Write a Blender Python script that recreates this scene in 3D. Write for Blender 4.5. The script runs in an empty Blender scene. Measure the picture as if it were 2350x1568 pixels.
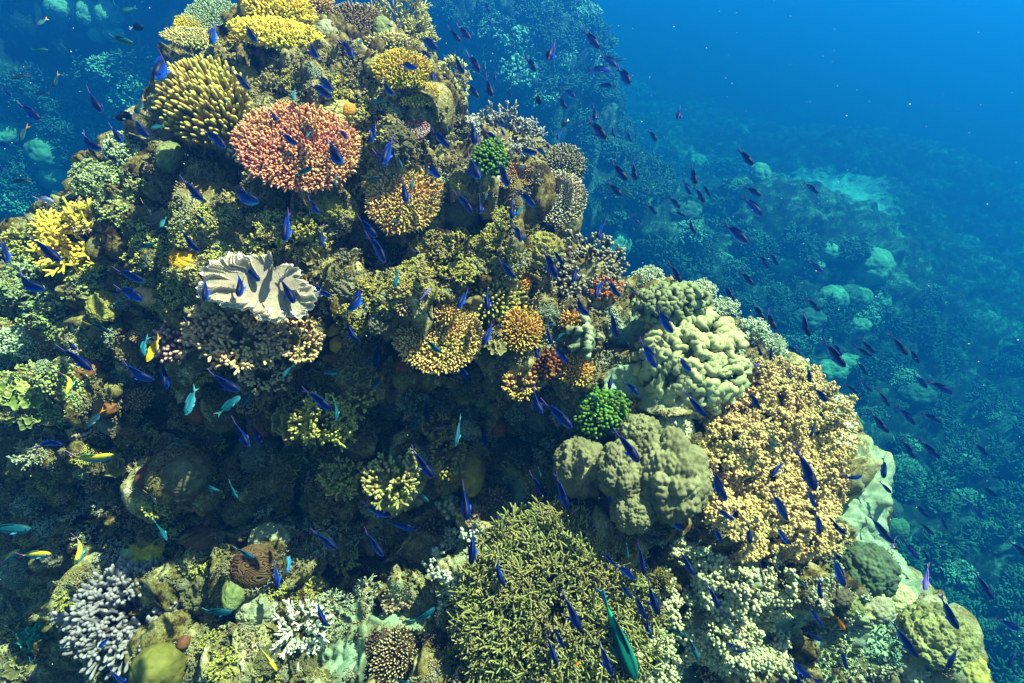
import bpy, math, numpy as np
from mathutils import Vector, Matrix
from mathutils.bvhtree import BVHTree

# ------------------------------------------------------------------ camera, sky, sun, exposure
SC = bpy.context.scene
COL = SC.collection
PITCH = math.radians(40)
cam_d = bpy.data.cameras.new('camera'); cam = bpy.data.objects.new('camera', cam_d); COL.objects.link(cam)
cam_d.sensor_width = 36; cam_d.lens = 20; cam_d.clip_end = 900; cam_d.clip_start = 0.05
cam.location = (0, 0, 0); cam.rotation_euler = (math.radians(90) - PITCH, 0, 0)
SC.camera = cam

SUN = np.array([0.46, 0.27, 0.85]); SUN /= np.linalg.norm(SUN)
w = bpy.data.worlds.new('World'); SC.world = w; w.use_nodes = True
nt = w.node_tree; nt.nodes.clear()
sky = nt.nodes.new('ShaderNodeTexSky'); sky.sky_type = 'NISHITA'; sky.sun_disc = False
sky.sun_elevation = math.asin(SUN[2]); sky.sun_rotation = math.atan2(SUN[0], SUN[1])
bg = nt.nodes.new('ShaderNodeBackground'); bg.inputs['Strength'].default_value = 0.05
out = nt.nodes.new('ShaderNodeOutputWorld')
nt.links.new(sky.outputs[0], bg.inputs['Color']); nt.links.new(bg.outputs[0], out.inputs['Surface'])
sun_d = bpy.data.lights.new('sun', 'SUN'); sun_d.energy = 5.0; sun_d.angle = math.radians(0.6); sun_d.color = (1.0, 0.92, 0.77)
sun = bpy.data.objects.new('sun', sun_d); COL.objects.link(sun); sun.location = (3, 3, 9)
sun.rotation_euler = Vector(SUN).to_track_quat('Z', 'Y').to_euler()
SC.view_settings.view_transform = 'Standard'; SC.view_settings.look = 'None'
SC.view_settings.exposure = 1.9; SC.view_settings.gamma = 1.0; SC.view_settings.use_curve_mapping = False
SC.cycles.volume_bounces = 0; SC.cycles.max_bounces = 6; SC.cycles.diffuse_bounces = 2

# ------------------------------------------------------------------ pixel <-> ray helpers (the photo at 2350 x 1568)
W0, H0 = 2350.0, 1568.0
FPX = 20 / 36 * W0
Fw = np.array([0, math.cos(PITCH), -math.sin(PITCH)]); Rt = np.array([1.0, 0, 0]); Up = np.array([0, math.sin(PITCH), math.cos(PITCH)])
def rays(u, v):
    "direction whose component along the view axis is 1"
    u = np.asarray(u, float); v = np.asarray(v, float)
    return Fw + ((u - W0 / 2) / FPX)[..., None] * Rt - ((v - H0 / 2) / FPX)[..., None] * Up
def project(P):
    P = np.asarray(P, float); z = P @ Fw
    return W0 / 2 + FPX * (P @ Rt) / z, H0 / 2 - FPX * (P @ Up) / z, z

# ------------------------------------------------------------------ noise
def _h(ix, iy, iz, seed):
    h = (ix.astype(np.uint32) * np.uint32(374761393) + iy.astype(np.uint32) * np.uint32(668265263)
         + iz.astype(np.uint32) * np.uint32(2147483647) + np.uint32(seed * 974711 + 1013))
    h ^= h >> np.uint32(13); h *= np.uint32(1274126177); h ^= h >> np.uint32(16); h *= np.uint32(2246822519); h ^= h >> np.uint32(15)
    return (h & np.uint32(0xffffff)).astype(np.float32) / np.float32(0xffffff)
def vnoise(P, scale, seed=0):
    Q = np.asarray(P, np.float32) * scale + np.float32(1000.5); I = np.floor(Q); f = Q - I; I = I.astype(np.int64); f = f * f * (3 - 2 * f)
    r = 0
    for dx in (0, 1):
        wx = f[:, 0] if dx else 1 - f[:, 0]
        for dy in (0, 1):
            wy = f[:, 1] if dy else 1 - f[:, 1]
            for dz in (0, 1):
                wz = f[:, 2] if dz else 1 - f[:, 2]
                r = r + wx * wy * wz * _h(I[:, 0] + dx, I[:, 1] + dy, I[:, 2] + dz, seed)
    return r * 2 - 1
def fbm(P, scale, octv=4, seed=0, gain=.5):
    r = 0; a = 1; s = 0
    for k in range(octv):
        r = r + a * vnoise(P, scale * 2.03 ** k, seed + k * 7); s += a; a *= gain
    return r / s
def worley(P, scale, seed=0):
    Q = np.asarray(P, np.float32) * scale + np.float32(1000.5); I = np.floor(Q).astype(np.int64)
    F1 = np.full(len(Q), 9., np.float32); F2 = F1.copy(); ID = np.zeros(len(Q), np.float32)
    for dx in (-1, 0, 1):
        for dy in (-1, 0, 1):
            for dz in (-1, 0, 1):
                c = (I[:, 0] + dx, I[:, 1] + dy, I[:, 2] + dz)
                d = np.zeros(len(Q), np.float32)
                for a in range(3):
                    d += (c[a] + .15 + .7 * _h(*c, seed + 31 * a + 5) - Q[:, a]).astype(np.float32) ** 2
                cid = _h(*c, seed + 211)
                n = d < F1
                F2 = np.where(n, F1, np.minimum(F2, d)); ID = np.where(n, cid, ID); F1 = np.where(n, d, F1)
    return np.sqrt(F1), np.sqrt(F2), ID
def sstep(x, a, b):
    t = np.clip((x - a) / (b - a), 0, 1); return t * t * (3 - 2 * t)

# ------------------------------------------------------------------ mesh building
def mesh(name, V, F, attrs=None, mat=None, smooth=True):
    """F: list of (n,k) index arrays"""
    me = bpy.data.meshes.new(name)
    if isinstance(F, np.ndarray): F = [F]
    F = [f for f in F if len(f)]
    V = np.ascontiguousarray(V, np.float32)
    me.vertices.add(len(V)); me.vertices.foreach_set('co', V.ravel())
    nl = sum(f.size for f in F); me.loops.add(nl)
    me.loops.foreach_set('vertex_index', np.concatenate([f.ravel() for f in F]).astype(np.int32))
    tot = np.concatenate([np.full(len(f), f.shape[1]) for f in F]).astype(np.int32)
    me.polygons.add(len(tot)); me.polygons.foreach_set('loop_start', np.concatenate([[0], np.cumsum(tot)[:-1]]).astype(np.int32))
    me.polygons.foreach_set('loop_total', tot)
    me.update(calc_edges=True)
    me.polygons.foreach_set('use_smooth', np.full(len(tot), smooth))
    for k, a in (attrs or {}).items():
        if a.ndim == 1:
            at = me.attributes.new(k, 'FLOAT', 'POINT'); at.data.foreach_set('value', np.ascontiguousarray(a, np.float32))
        else:
            at = me.attributes.new(k, 'FLOAT_COLOR', 'POINT')
            at.data.foreach_set('color', np.ascontiguousarray(np.concatenate([a, np.ones((len(a), 1))], 1), np.float32).ravel())
    if mat: me.materials.append(mat)
    return me
def link(name, data, parent=None, M=None):
    o = bpy.data.objects.new(name, data); COL.objects.link(o)
    if parent: o.parent = parent
    if M is not None: o.matrix_world = M
    return o
def tag(o, label=None, cat=None, group=None, kind=None):
    if label: o['label'] = label
    if cat: o['category'] = cat
    if group: o['group'] = group
    if kind: o['kind'] = kind
    return o
def join(*parts):
    """parts: (V, F list, attr dict) -> one"""
    Vs, Fs, As = [], [], {}
    off = 0
    for V, F, A in parts:
        Vs.append(V)
        for f in (F if isinstance(F, list) else [F]): Fs.append(f + off)
        for k, a in A.items(): As.setdefault(k, []).append(a)
        off += len(V)
    return np.concatenate(Vs), Fs, {k: np.concatenate(a) for k, a in As.items()}
def norm(a):
    return a / np.maximum(np.linalg.norm(a, axis=-1, keepdims=True), 1e-9)
def tubes(C, Rd, sides=6, tv=None, rnd=None):
    """C (N,K,3) centre lines, Rd (N,K) radii, closed at the tip; returns V,F,A with attribute t (0 base, 1 tip) and r (random)"""
    N, K, _ = C.shape
    D = norm(C[:, -1] - C[:, 0]); ref = np.where(np.abs(D[:, 2:3]) < .8, [[0, 0, 1.]], [[1., 0, 0]])
    X = norm(np.cross(D, ref)); Y = np.cross(D, X)
    a = np.arange(sides) * 2 * math.pi / sides
    ring = np.cos(a)[None, :, None] * X[:, None] + np.sin(a)[None, :, None] * Y[:, None]
    V = C[:, :, None, :] + Rd[:, :, None, None] * ring[:, None]
    V = V.reshape(-1, 3)
    base = (np.arange(N) * K * sides)[:, None, None]; k = (np.arange(K - 1) * sides)[None, :, None]; s = np.arange(sides)[None, None, :]; s2 = (s + 1) % sides
    q = np.stack(np.broadcast_arrays(base + k + s, base + k + s2, base + k + sides + s2, base + k + sides + s), -1).reshape(-1, 4)
    # tip fan
    tips = C[:, -1] + D * Rd[:, -1:] * .55
    ti = N * K * sides + np.arange(N)[:, None]
    lb = (np.arange(N) * K * sides + (K - 1) * sides)[:, None]; s = np.arange(sides)[None]
    tri = np.stack(np.broadcast_arrays(lb + s, lb + (s + 1) % sides, ti), -1).reshape(-1, 3)
    V = np.concatenate([V, tips])
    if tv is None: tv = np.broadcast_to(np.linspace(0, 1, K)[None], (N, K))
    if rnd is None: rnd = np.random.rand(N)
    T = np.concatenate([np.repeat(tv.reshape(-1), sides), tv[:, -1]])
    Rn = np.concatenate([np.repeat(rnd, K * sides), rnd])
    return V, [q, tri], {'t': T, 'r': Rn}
def finger(P, D, L, R, sides=6, taper=.85, bend=0.0, rng=None):
    """rounded fingers"""
    rng = rng or np.random
    t = np.array([0, .35, .7, .88, .97]); rr = np.array([1, 1 - (1 - taper) * .4, taper, taper * .78, taper * .42])
    N = len(P); B = norm(rng.normal(size=(N, 3))) * bend
    C = P[:, None] + (D * L[:, None])[:, None] * t[None, :, None] + (B * L[:, None])[:, None] * (t ** 2)[None, :, None]
    return tubes(C, R[:, None] * rr[None], sides, np.broadcast_to(t[None], (N, 5)), rng.rand(N))
_ico = {}
def ico(n):
    if n not in _ico:
        import bmesh
        b = bmesh.new(); bmesh.ops.create_icosphere(b, subdivisions=n, radius=1)
        V = np.array([v.co for v in b.verts]); F = np.array([[v.index for v in f.verts] for f in b.faces]); b.free(); _ico[n] = (V, F)
    return _ico[n][0].copy(), _ico[n][1]

# ------------------------------------------------------------------ materials
def rgb(h):
    h = h.lstrip('#'); c = [int(h[i:i + 2], 16) / 255 for i in (0, 2, 4)]
    return [x / 12.92 if x <= .04045 else ((x + .055) / 1.055) ** 2.4 for x in c]
_mats = {}
def coral_mat(base, tip=None, nscale=25, var=.35, rough=.75, tpow=2.0, bump=.3, bscale=90, cells=0):
    """base colour low on a branch, tip colour at its end; living-tissue mottling from noise"""
    key = (base, tip, nscale, var, rough, tpow, bump, bscale, cells)
    if key in _mats: return _mats[key]
    m = bpy.data.materials.new('coral_tissue_' + base.strip('#')); m.use_nodes = True; n = m.node_tree; N = n.nodes; N.clear(); Lk = n.links.new
    o = N.new('ShaderNodeOutputMaterial'); b = N.new('ShaderNodeBsdfPrincipled'); Lk(b.outputs[0], o.inputs['Surface'])
    b.inputs['Roughness'].default_value = rough; b.inputs['Specular IOR Level'].default_value = .25
    tc = N.new('ShaderNodeTexCoord')
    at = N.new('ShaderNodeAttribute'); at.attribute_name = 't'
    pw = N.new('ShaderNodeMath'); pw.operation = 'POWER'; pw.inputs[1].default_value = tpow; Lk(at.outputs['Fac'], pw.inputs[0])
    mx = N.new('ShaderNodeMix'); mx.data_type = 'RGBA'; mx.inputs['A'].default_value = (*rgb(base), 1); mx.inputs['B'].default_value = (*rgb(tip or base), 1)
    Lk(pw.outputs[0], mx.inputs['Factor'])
    no = N.new('ShaderNodeTexNoise'); no.inputs['Scale'].default_value = nscale; no.inputs['Detail'].default_value = 5; no.inputs['Roughness'].default_value = .65
    Lk(tc.outputs['Object'], no.inputs['Vector'])
    ar = N.new('ShaderNodeAttribute'); ar.attribute_name = 'r'
    mr = N.new('ShaderNodeMapRange'); mr.inputs[1].default_value = .3; mr.inputs[2].default_value = .7; mr.inputs[3].default_value = 1 - var; mr.inputs[4].default_value = 1 + var
    Lk(no.outputs[0], mr.inputs[0])
    m2 = N.new('ShaderNodeMapRange'); m2.inputs[3].default_value = .78; m2.inputs[4].default_value = 1.22; Lk(ar.outputs['Fac'], m2.inputs[0])
    mu = N.new('ShaderNodeMath'); mu.operation = 'MULTIPLY'; Lk(mr.outputs[0], mu.inputs[0]); Lk(m2.outputs[0], mu.inputs[1])
    vm = N.new('ShaderNodeVectorMath'); vm.operation = 'SCALE'; Lk(mx.outputs['Result'], vm.inputs[0]); Lk(mu.outputs[0], vm.inputs['Scale'])
    # patches grown over by dull algae
    n3 = N.new('ShaderNodeTexNoise'); n3.inputs['Scale'].default_value = nscale * .4; n3.inputs['Detail'].default_value = 6; n3.inputs['Roughness'].default_value = .7; Lk(tc.outputs['Object'], n3.inputs['Vector'])
    m3 = N.new('ShaderNodeMapRange'); m3.inputs[1].default_value = .57; m3.inputs[2].default_value = .66; m3.inputs[4].default_value = .6; Lk(n3.outputs[0], m3.inputs[0])
    x3 = N.new('ShaderNodeMix'); x3.data_type = 'RGBA'; Lk(m3.outputs[0], x3.inputs['Factor']); Lk(vm.outputs[0], x3.inputs['A']); x3.inputs['B'].default_value = (.045, .042, .016, 1)
    vm = x3
    # slow hue drift over the colony
    n2 = N.new('ShaderNodeTexNoise'); n2.inputs['Scale'].default_value = nscale * .22; n2.inputs['Detail'].default_value = 3; Lk(tc.outputs['Object'], n2.inputs['Vector'])
    hs = N.new('ShaderNodeHueSaturation'); mh = N.new('ShaderNodeMapRange'); mh.inputs[1].default_value = .3; mh.inputs[2].default_value = .7; mh.inputs[3].default_value = .478; mh.inputs[4].default_value = .522
    Lk(n2.outputs[0], mh.inputs[0]); Lk(mh.outputs[0], hs.inputs['Hue']); Lk(vm.outputs['Result'], hs.inputs['Color']); Lk(hs.outputs[0], b.inputs['Base Color'])
    if cells:
        vo = N.new('ShaderNodeTexVoronoi'); vo.feature = 'DISTANCE_TO_EDGE'; vo.inputs['Scale'].default_value = cells; Lk(tc.outputs['Object'], vo.inputs['Vector'])
        hsrc = vo.outputs['Distance']
    else:
        nb = N.new('ShaderNodeTexNoise'); nb.inputs['Scale'].default_value = bscale; nb.inputs['Detail'].default_value = 4; nb.inputs['Roughness'].default_value = .7; Lk(tc.outputs['Object'], nb.inputs['Vector'])
        hsrc = nb.outputs[0]
    bp = N.new('ShaderNodeBump'); bp.inputs['Strength'].default_value = bump; bp.inputs['Distance'].default_value = .01; Lk(hsrc, bp.inputs['Height']); Lk(bp.outputs[0], b.inputs['Normal'])
    _mats[key] = m
    return m
def ground_mat(name, stops, scale=1.0, sandcol='#93aa7e', turf=True):
    m = bpy.data.materials.new(name); m.use_nodes = True; n = m.node_tree; N = n.nodes; N.clear(); Lk = n.links.new
    o = N.new('ShaderNodeOutputMaterial'); b = N.new('ShaderNodeBsdfPrincipled'); Lk(b.outputs[0], o.inputs['Surface'])
    b.inputs['Roughness'].default_value = .9; b.inputs['Specular IOR Level'].default_value = .15
    tc = N.new('ShaderNodeTexCoord'); at = N.new('ShaderNodeAttribute'); at.attribute_name = 'tone'
    def noise(sc, det=6, ro=.65):
        x = N.new('ShaderNodeTexNoise'); x.inputs['Scale'].default_value = sc * scale; x.inputs['Detail'].default_value = det; x.inputs['Roughness'].default_value = ro
        Lk(tc.outputs['Object'], x.inputs['Vector']); return x.outputs[0]
    def ma(op, a, bb):
        x = N.new('ShaderNodeMath'); x.operation = op
        for i, s in enumerate((a, bb)):
            if isinstance(s, (int, float)): x.inputs[i].default_value = s
            else: Lk(s, x.inputs[i])
        return x.outputs[0]
    f = ma('ADD', ma('MULTIPLY', at.outputs['Fac'], .75), ma('MULTIPLY', ma('SUBTRACT', noise(9), .5), 1.5))
    f = ma('ADD', f, ma('MULTIPLY', ma('SUBTRACT', noise(48, 4, .8), .5), 1.3))
    cr = N.new('ShaderNodeValToRGB'); Lk(f, cr.inputs[0]); el = cr.color_ramp.elements
    while len(el) > 1: el.remove(el[-1])
    for i, (p, c) in enumerate(stops):
        e = el[0] if i == 0 else el.new(p)
        e.position = p; e.color = (*rgb(c), 1)
    # fine speckle
    sp = N.new('ShaderNodeMapRange'); sp.inputs[1].default_value = .35; sp.inputs[2].default_value = .68; sp.inputs[3].default_value = .45; sp.inputs[4].default_value = 1.75
    Lk(noise(130, 5, .8), sp.inputs[0])
    vm = N.new('ShaderNodeVectorMath'); vm.operation = 'SCALE'; Lk(cr.outputs[0], vm.inputs[0]); Lk(sp.outputs[0], vm.inputs['Scale'])
    # yellow / rust / lilac encrusting patches
    last = vm.outputs[0]
    for sc, thr, colr in ((5.3, .66, '#8a6a14'), (6.7, .68, '#6b5a72'), (11, .70, '#a8742a')):
        k = N.new('ShaderNodeMapRange'); k.inputs[1].default_value = thr; k.inputs[2].default_value = thr + .06; Lk(noise(sc, 5, .7), k.inputs[0])
        mx = N.new('ShaderNodeMix'); mx.data_type = 'RGBA'; Lk(ma('MULTIPLY', k.outputs[0], .8 if turf else .3), mx.inputs['Factor']); Lk(last, mx.inputs['A']); mx.inputs['B'].default_value = (*rgb(colr), 1); last = mx.outputs['Result']
    sa = N.new('ShaderNodeAttribute'); sa.attribute_name = 'sand'
    sf = N.new('ShaderNodeMapRange'); sf.inputs[1].default_value = .35; sf.inputs[2].default_value = .65
    Lk(ma('ADD', sa.outputs['Fac'], ma('MULTIPLY', ma('SUBTRACT', noise(7), .5), .9)), sf.inputs[0])
    sc_ = N.new('ShaderNodeVectorMath'); sc_.operation = 'SCALE'; sc_.inputs[0].default_value = rgb(sandcol)
    s2 = N.new('ShaderNodeMapRange'); s2.inputs[1].default_value = .3; s2.inputs[2].default_value = .7; s2.inputs[3].default_value = .45; s2.inputs[4].default_value = 1.15; Lk(noise(35, 6, .75), s2.inputs[0]); Lk(s2.outputs[0], sc_.inputs['Scale'])
    mx = N.new('ShaderNodeMix'); mx.data_type = 'RGBA'; Lk(sf.outputs[0], mx.inputs['Factor']); Lk(last, mx.inputs['A']); Lk(sc_.outputs[0], mx.inputs['B'])
    Lk(mx.outputs['Result'], b.inputs['Base Color'])
    bp = N.new('ShaderNodeBump'); bp.inputs['Strength'].default_value = .7; bp.inputs['Distance'].default_value = .012 / scale; Lk(noise(110, 6, .8), bp.inputs['Height']); Lk(bp.outputs[0], b.inputs['Normal'])
    return m

# ------------------------------------------------------------------ the near reef slope
SIL = np.array([(-380, 640), (-200, 600), (0, 560), (60, 500), (150, 440), (185, 375), (250, 325), (350, 290), (368, 200), (392, 150), (398, 100), (430, 60), (480, 28), (560, 20), (640, 8), (720, 10), (770, 45),
 (900, 55), (985, 100), (1015, 150), (1060, 195), (1062, 240), (1065, 275), (1100, 290), (1230, 315), (1310, 370), (1325, 430), (1315, 500), (1290, 540), (1370, 580), (1425, 635), (1500, 640), (1570, 655),
 (1640, 705), (1740, 745), (1790, 810), (1850, 840), (1895, 890), (1945, 925), (1955, 985), (2025, 1045), (2048, 1110), (2040, 1200), (2055, 1290), (2125, 1335), (2170, 1400), (2230, 1500), (2290, 1580),
 (2420, 1800), (2500, 2100), (-380, 2100)], float)
cu = [0, 300, 600, 900, 1200, 1500, 1800, 2100, 2350]; cv = [0, 150, 300, 450, 600, 750, 900, 1050, 1200, 1350, 1568]
cd = np.array([
 [4.2, 3.8, 3.45, 3.5, 3.7, 4.4, 5, 5, 5],
 [4.3, 3.7, 3.35, 3.4, 3.6, 4.4, 5, 5, 5],
 [4.3, 3.55, 3.1, 3.1, 3.45, 4.2, 5, 5, 5],
 [4.2, 3.5, 3.15, 3.1, 3.3, 3.9, 4.7, 5, 5],
 [4.1, 3.3, 2.95, 3.25, 3.15, 3.6, 4.4, 4.8, 5],
 [4.15, 3.3, 2.9, 3.0, 3.0, 3.35, 3.9, 4.6, 5],
 [4.1, 3.4, 3.45, 3.6, 3.3, 3.2, 3.5, 4.2, 5],
 [4.0, 3.45, 3.8, 3.8, 3.55, 3.0, 3.2, 3.9, 4.7],
 [4.0, 3.4, 3.6, 3.75, 3.4, 2.9, 3.0, 3.6, 4.5],
 [4.0, 3.35, 3.35, 3.4, 2.9, 2.8, 2.9, 3.35, 4.3],
 [3.9, 3.2, 3.05, 2.9, 2.65, 2.7, 2.8, 3.15, 4.0]])
HOLES = [(450, 1390, 60, 50, .45), (770, 1375, 55, 45, .35), (640, 1400, 30, 60, .3), (90, 1370, 70, 40, .35), (190, 1180, 60, 50, .35), (520, 1230, 45, 50, .3), (920, 1290, 60, 50, .3), (300, 1310, 60, 25, .25), (1080, 500, 130, 35, .35), (650, 455, 170, 30, .35), (890, 560, 75, 75, .35), (1200, 520, 90, 35, .3), (630, 165, 90, 25, .3), (1000, 270, 70, 22, .25), (330, 700, 60, 60, .2),
 (560, 1000, 200, 50, .25), (1250, 1000, 90, 60, .35), (1380, 1240, 120, 45, .35), (1490, 1300, 40, 25, .3), (120, 1420, 140, 50, .2), (480, 1450, 90, 50, .3), (800, 1300, 120, 50, .15),
 (380, 350, 25, 60, .2), (980, 640, 60, 35, .25), (420, 870, 140, 40, .2), (700, 1180, 60, 60, .2), (300, 960, 80, 40, .2), (1300, 560, 60, 25, .3), (1330, 690, 50, 20, .2), (900, 900, 90, 40, .25), (1150, 880, 60, 60, .25)]
BUMPS = [(150, 1050, 120, 60, .28), (330, 1010, 50, 50, .25), (620, 900, 70, 40, .2), (470, 985, 60, 45, .3), (250, 930, 60, 50, .3), (760, 965, 70, 45, .38), (900, 1090, 75, 50, .38), (1030, 1030, 50, 65, .35), (430, 1085, 50, 50, .3), (780, 1100, 50, 40, .3), (150, 1250, 60, 50, .2), (70, 880, 130, 170, .35), (590, 545, 170, 50, .15), (1000, 620, 130, 60, .15), (760, 240, 120, 40, .15), (880, 700, 80, 45, .15), (590, 1110, 110, 50, .22), (600, 1330, 90, 80, .22), (330, 560, 120, 40, .15), (1500, 880, 80, 50, .1),
 (2000, 1180, 60, 120, .15), (900, 1420, 120, 60, .12), (1180, 1250, 60, 90, .1), (150, 1120, 80, 50, .15), (400, 1500, 60, 40, .1), (2120, 1450, 90, 80, .2)]
SAND = [(2000, 1140, 80, 175), (1430, 760, 60, 30), (1440, 880, 70, 60), (900, 1430, 110, 45), (820, 1510, 110, 50), (1180, 1150, 35, 60), (1080, 1280, 60, 50), (1560, 1530, 70, 60), (1880, 1500, 20, 50), (1830, 970, 30, 22), (1640, 1300, 60, 30), (1760, 1420, 60, 60), (1990, 1430, 170, 140, .75), (60, 1000, 120, 160, .25), (620, 1330, 110, 90, .38), (1120, 1330, 120, 110, .4)]
def depth_of(u, v):
    U, Vv = np.meshgrid(cu, cv); P = np.stack([U.ravel(), Vv.ravel()], 1); d = cd.ravel()
    num = np.zeros_like(u); den = np.zeros_like(u)
    for (pu, pv), dd in zip(P, d):
        w_ = np.exp(-(((u - pu) / 190) ** 2 + ((v - pv) / 105) ** 2)) + 1e-9 / (1 + ((u - pu) / 190) ** 2 + ((v - pv) / 105) ** 2); num += w_ * dd; den += w_
    D = num / den
    for a, b_, ru, rv, h in HOLES: D += h * np.exp(-(((u - a) / ru) ** 2 + ((v - b_) / rv) ** 2) ** 1.5)
    for a, b_, ru, rv, h in BUMPS: D -= h * np.exp(-(((u - a) / ru) ** 2 + ((v - b_) / rv) ** 2))
    return D
def poly_info(u, v, poly):
    best = np.full(u.shape, 1e9); bu = np.zeros_like(u); bv = np.zeros_like(u); ins = np.zeros(u.shape, bool)
    n = len(poly)
    for i in range(n):
        a = poly[i]; b_ = poly[(i + 1) % n]; e = b_ - a
        t = np.clip(((u - a[0]) * e[0] + (v - a[1]) * e[1]) / (e @ e), 0, 1)
        pu = a[0] + t * e[0]; pv = a[1] + t * e[1]; d = np.hypot(u - pu, v - pv); k = d < best
        best = np.where(k, d, best); bu = np.where(k, pu, bu); bv = np.where(k, pv, bv)
        if a[1] != b_[1]:
            c = ((a[1] > v) != (b_[1] > v)) & (u < (b_[0] - a[0]) * (v - a[1]) / (b_[1] - a[1]) + a[0]); ins ^= c
    return best, bu, bv, ins
NU, NV = 960, 660
gu, gv = np.meshgrid(np.linspace(-360, 2720, NU), np.linspace(-300, 1960, NV))
gu = gu.ravel(); gv = gv.ravel()
wob = 9 * np.sin(gu * .05 + gv * .021) + 7 * np.sin(gv * .09 - gu * .033)
best, bu, bv, ins = poly_info(gu + wob, gv + wob * .7, SIL)
bu = np.where(ins, gu, bu); bv = np.where(ins, gv, bv)
D = depth_of(bu, bv) + np.where(ins, .45 * (np.clip(130 - best, 0, 130) / 130) ** 2.2, .45)
P = rays(bu, bv) * D[:, None]
s = np.where(ins, 0, best)
P += (s * .0022)[:, None] * np.array([0, .45, -.6]) + (np.minimum(s, 400) ** 2 * .00006)[:, None] * np.array([0, .30, -1.0])
# push the skirt outwards from the body
cen = np.array([0.0, 2.6, -2.2]); P += (s * .0012)[:, None] * norm(P - cen)
def grid_normals(P, nu, nv):
    G = P.reshape(nv, nu, 3); du = np.gradient(G, axis=1); dv = np.gradient(G, axis=0)
    n = norm(np.cross(dv, du)).reshape(-1, 3); return n
Nn = grid_normals(P, NU, NV)
Nn *= np.where((Nn * P).sum(1) > 0, -1, 1)[:, None] * np.where(ins, 1, 1)[:, None]
G = Nn.reshape(NV, NU, 3)
for _ in range(14):
    G[1:-1, 1:-1] = (G[1:-1, 1:-1] * 2 + G[:-2, 1:-1] + G[2:, 1:-1] + G[1:-1, :-2] + G[1:-1, 2:]) / 6
Nn = norm(G.reshape(-1, 3))
sand = np.zeros(len(P))
for a, b_, ru, rv, *wt in SAND: sand += (wt[0] if wt else 1) * np.exp(-(((gu - a) / ru) ** 2 + ((gv - b_) / rv) ** 2))
sand = np.clip(sand * (.85 + .6 * fbm(P, 3.5, 3, 88)), 0, 1) * ins
warp = np.stack([vnoise(P, 3.1, 51), vnoise(P, 3.1, 52), vnoise(P, 3.1, 53)], 1)
Pw = P + .07 * warp
F1, F2, ida = worley(Pw, 3.6, 3)
F1b, F2b, idb = worley(Pw + .02 * warp[:, ::-1], 9.5, 9)
F1c, _, idc = worley(P + .01 * warp, 26, 17)
rockm = 1 - .75 * sstep(sand, .4, .9)
disp = .10 * fbm(P, 1.6, 3, 5) + rockm * (.19 * (np.clip(1 - (F1 / .75) ** 2, -.3, 1)) * (.4 + ida) - .04
      + .09 * np.clip(1 - (F1b / .7) ** 2, -.3, 1) * (idb > .25) + .028 * np.clip(1 - (F1c / .7) ** 2, -.3, 1)) + (.45 + .55 * rockm) * (.030 * fbm(P, 26, 3, 23) + .05 * fbm(P, 7, 3, 29))
disp *= np.where(ins, .25 + .75 * sstep(best, 4, 75), .25)
P = P + Nn * disp[:, None]
tone = np.clip(.35 * ida + .4 * idb + .25 * idc + .25 * fbm(P, 2.2, 2, 77) + .05, 0, 1)
ii = (np.arange(NV - 1)[:, None] * NU + np.arange(NU - 1)[None]).ravel()
quads = np.stack([ii, ii + NU, ii + NU + 1, ii + 1], 1)
reef_mat = ground_mat('reef_rock', [(0.0, '#120c06'), (.2, '#30240e'), (.34, '#5a4a1c'), (.46, '#76682e'), (.56, '#6a6648'), (.68, '#a3944c'), (.8, '#8f8a66'), (.9, '#c2b27a'), (1.0, '#e0d8b0')])
reef = link('reef_slope', mesh('reef_slope', P, quads, {'tone': tone, 'sand': sand}, reef_mat))
tag(reef, 'steep lumpy reef slope of limestone rock under the corals', 'reef', kind='structure')
RP = P.reshape(NV, NU, 3)
sub = RP[::3, ::3]; sv, su = sub.shape[:2]; ii = (np.arange(sv - 1)[:, None] * su + np.arange(su - 1)[None]).ravel()
BV = BVHTree.FromPolygons(sub.reshape(-1, 3).tolist(), np.stack([ii, ii + su, ii + su + 1, ii + 1], 1).tolist())
Nsm = Nn.reshape(NV, NU, 3)[::3, ::3].reshape(-1, 3)
def hit(u, v, bvh=None):
    d = rays(u, v); dl = np.linalg.norm(d)
    for b_ in ([bvh] if bvh else [BV, BG]):
        h = b_.ray_cast((0, 0, 0), Vector(d / dl))
        if h[0] is not None: return np.array(h[0]), np.array(h[1]), h[3] / dl
    p = d * 20; return p, np.array([0, 0, 1.]), 20

# ------------------------------------------------------------------ the far reef and sea floor
NA, NR = 620, 460
az = np.linspace(math.radians(-68), math.radians(68), NA); rr = 2.8 * (130 / 2.8) ** np.linspace(0, 1, NR)
A, R = np.meshgrid(az, rr); x = (np.sin(A) * R).ravel(); y = (np.cos(A) * R).ravel()
XY = np.stack([x, y, np.zeros_like(x)], 1)
xe = x + 1.2 * fbm(XY, .25, 3, 61)
ye = y + 1.2 * fbm(XY, .25, 3, 62)
z = -6.6 - 3.0 * sstep(xe, 3.5, 20) - 3.5 * sstep(ye, 13, 40) - 3 * sstep(ye, 30, 100)
ridge = sstep(ye, 7.2, 11.5) * (1 - sstep(xe, -.3, 3.9)) * (1 - .5 * sstep(ye, 16, 30))
z += 6.4 * ridge
z += .9 * sstep(-xe, 2.5, 7) * sstep(ye, 3, 7) * (1 - ridge)
for mx_, my_, mr_, mh_ in ((4.4, 9.9, 2.4, .9), (7.3, 10.2, 2.2, .15), (6.0, 10.5, 2.2, .8), (2.8, 8.5, 1.2, .7), (-3.6, 6.4, 1.6, 1.7), (-4.5, 4.2, 1.6, 1.6), (9.6, 12.5, 2.0, .8), (13, 18, 4, 1.5), (3.6, 6.2, 1.4, .3)):
    z += mh_ * np.exp(-(((xe - mx_) ** 2 + (ye - my_) ** 2) / mr_ ** 2) ** 1.3)
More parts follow.
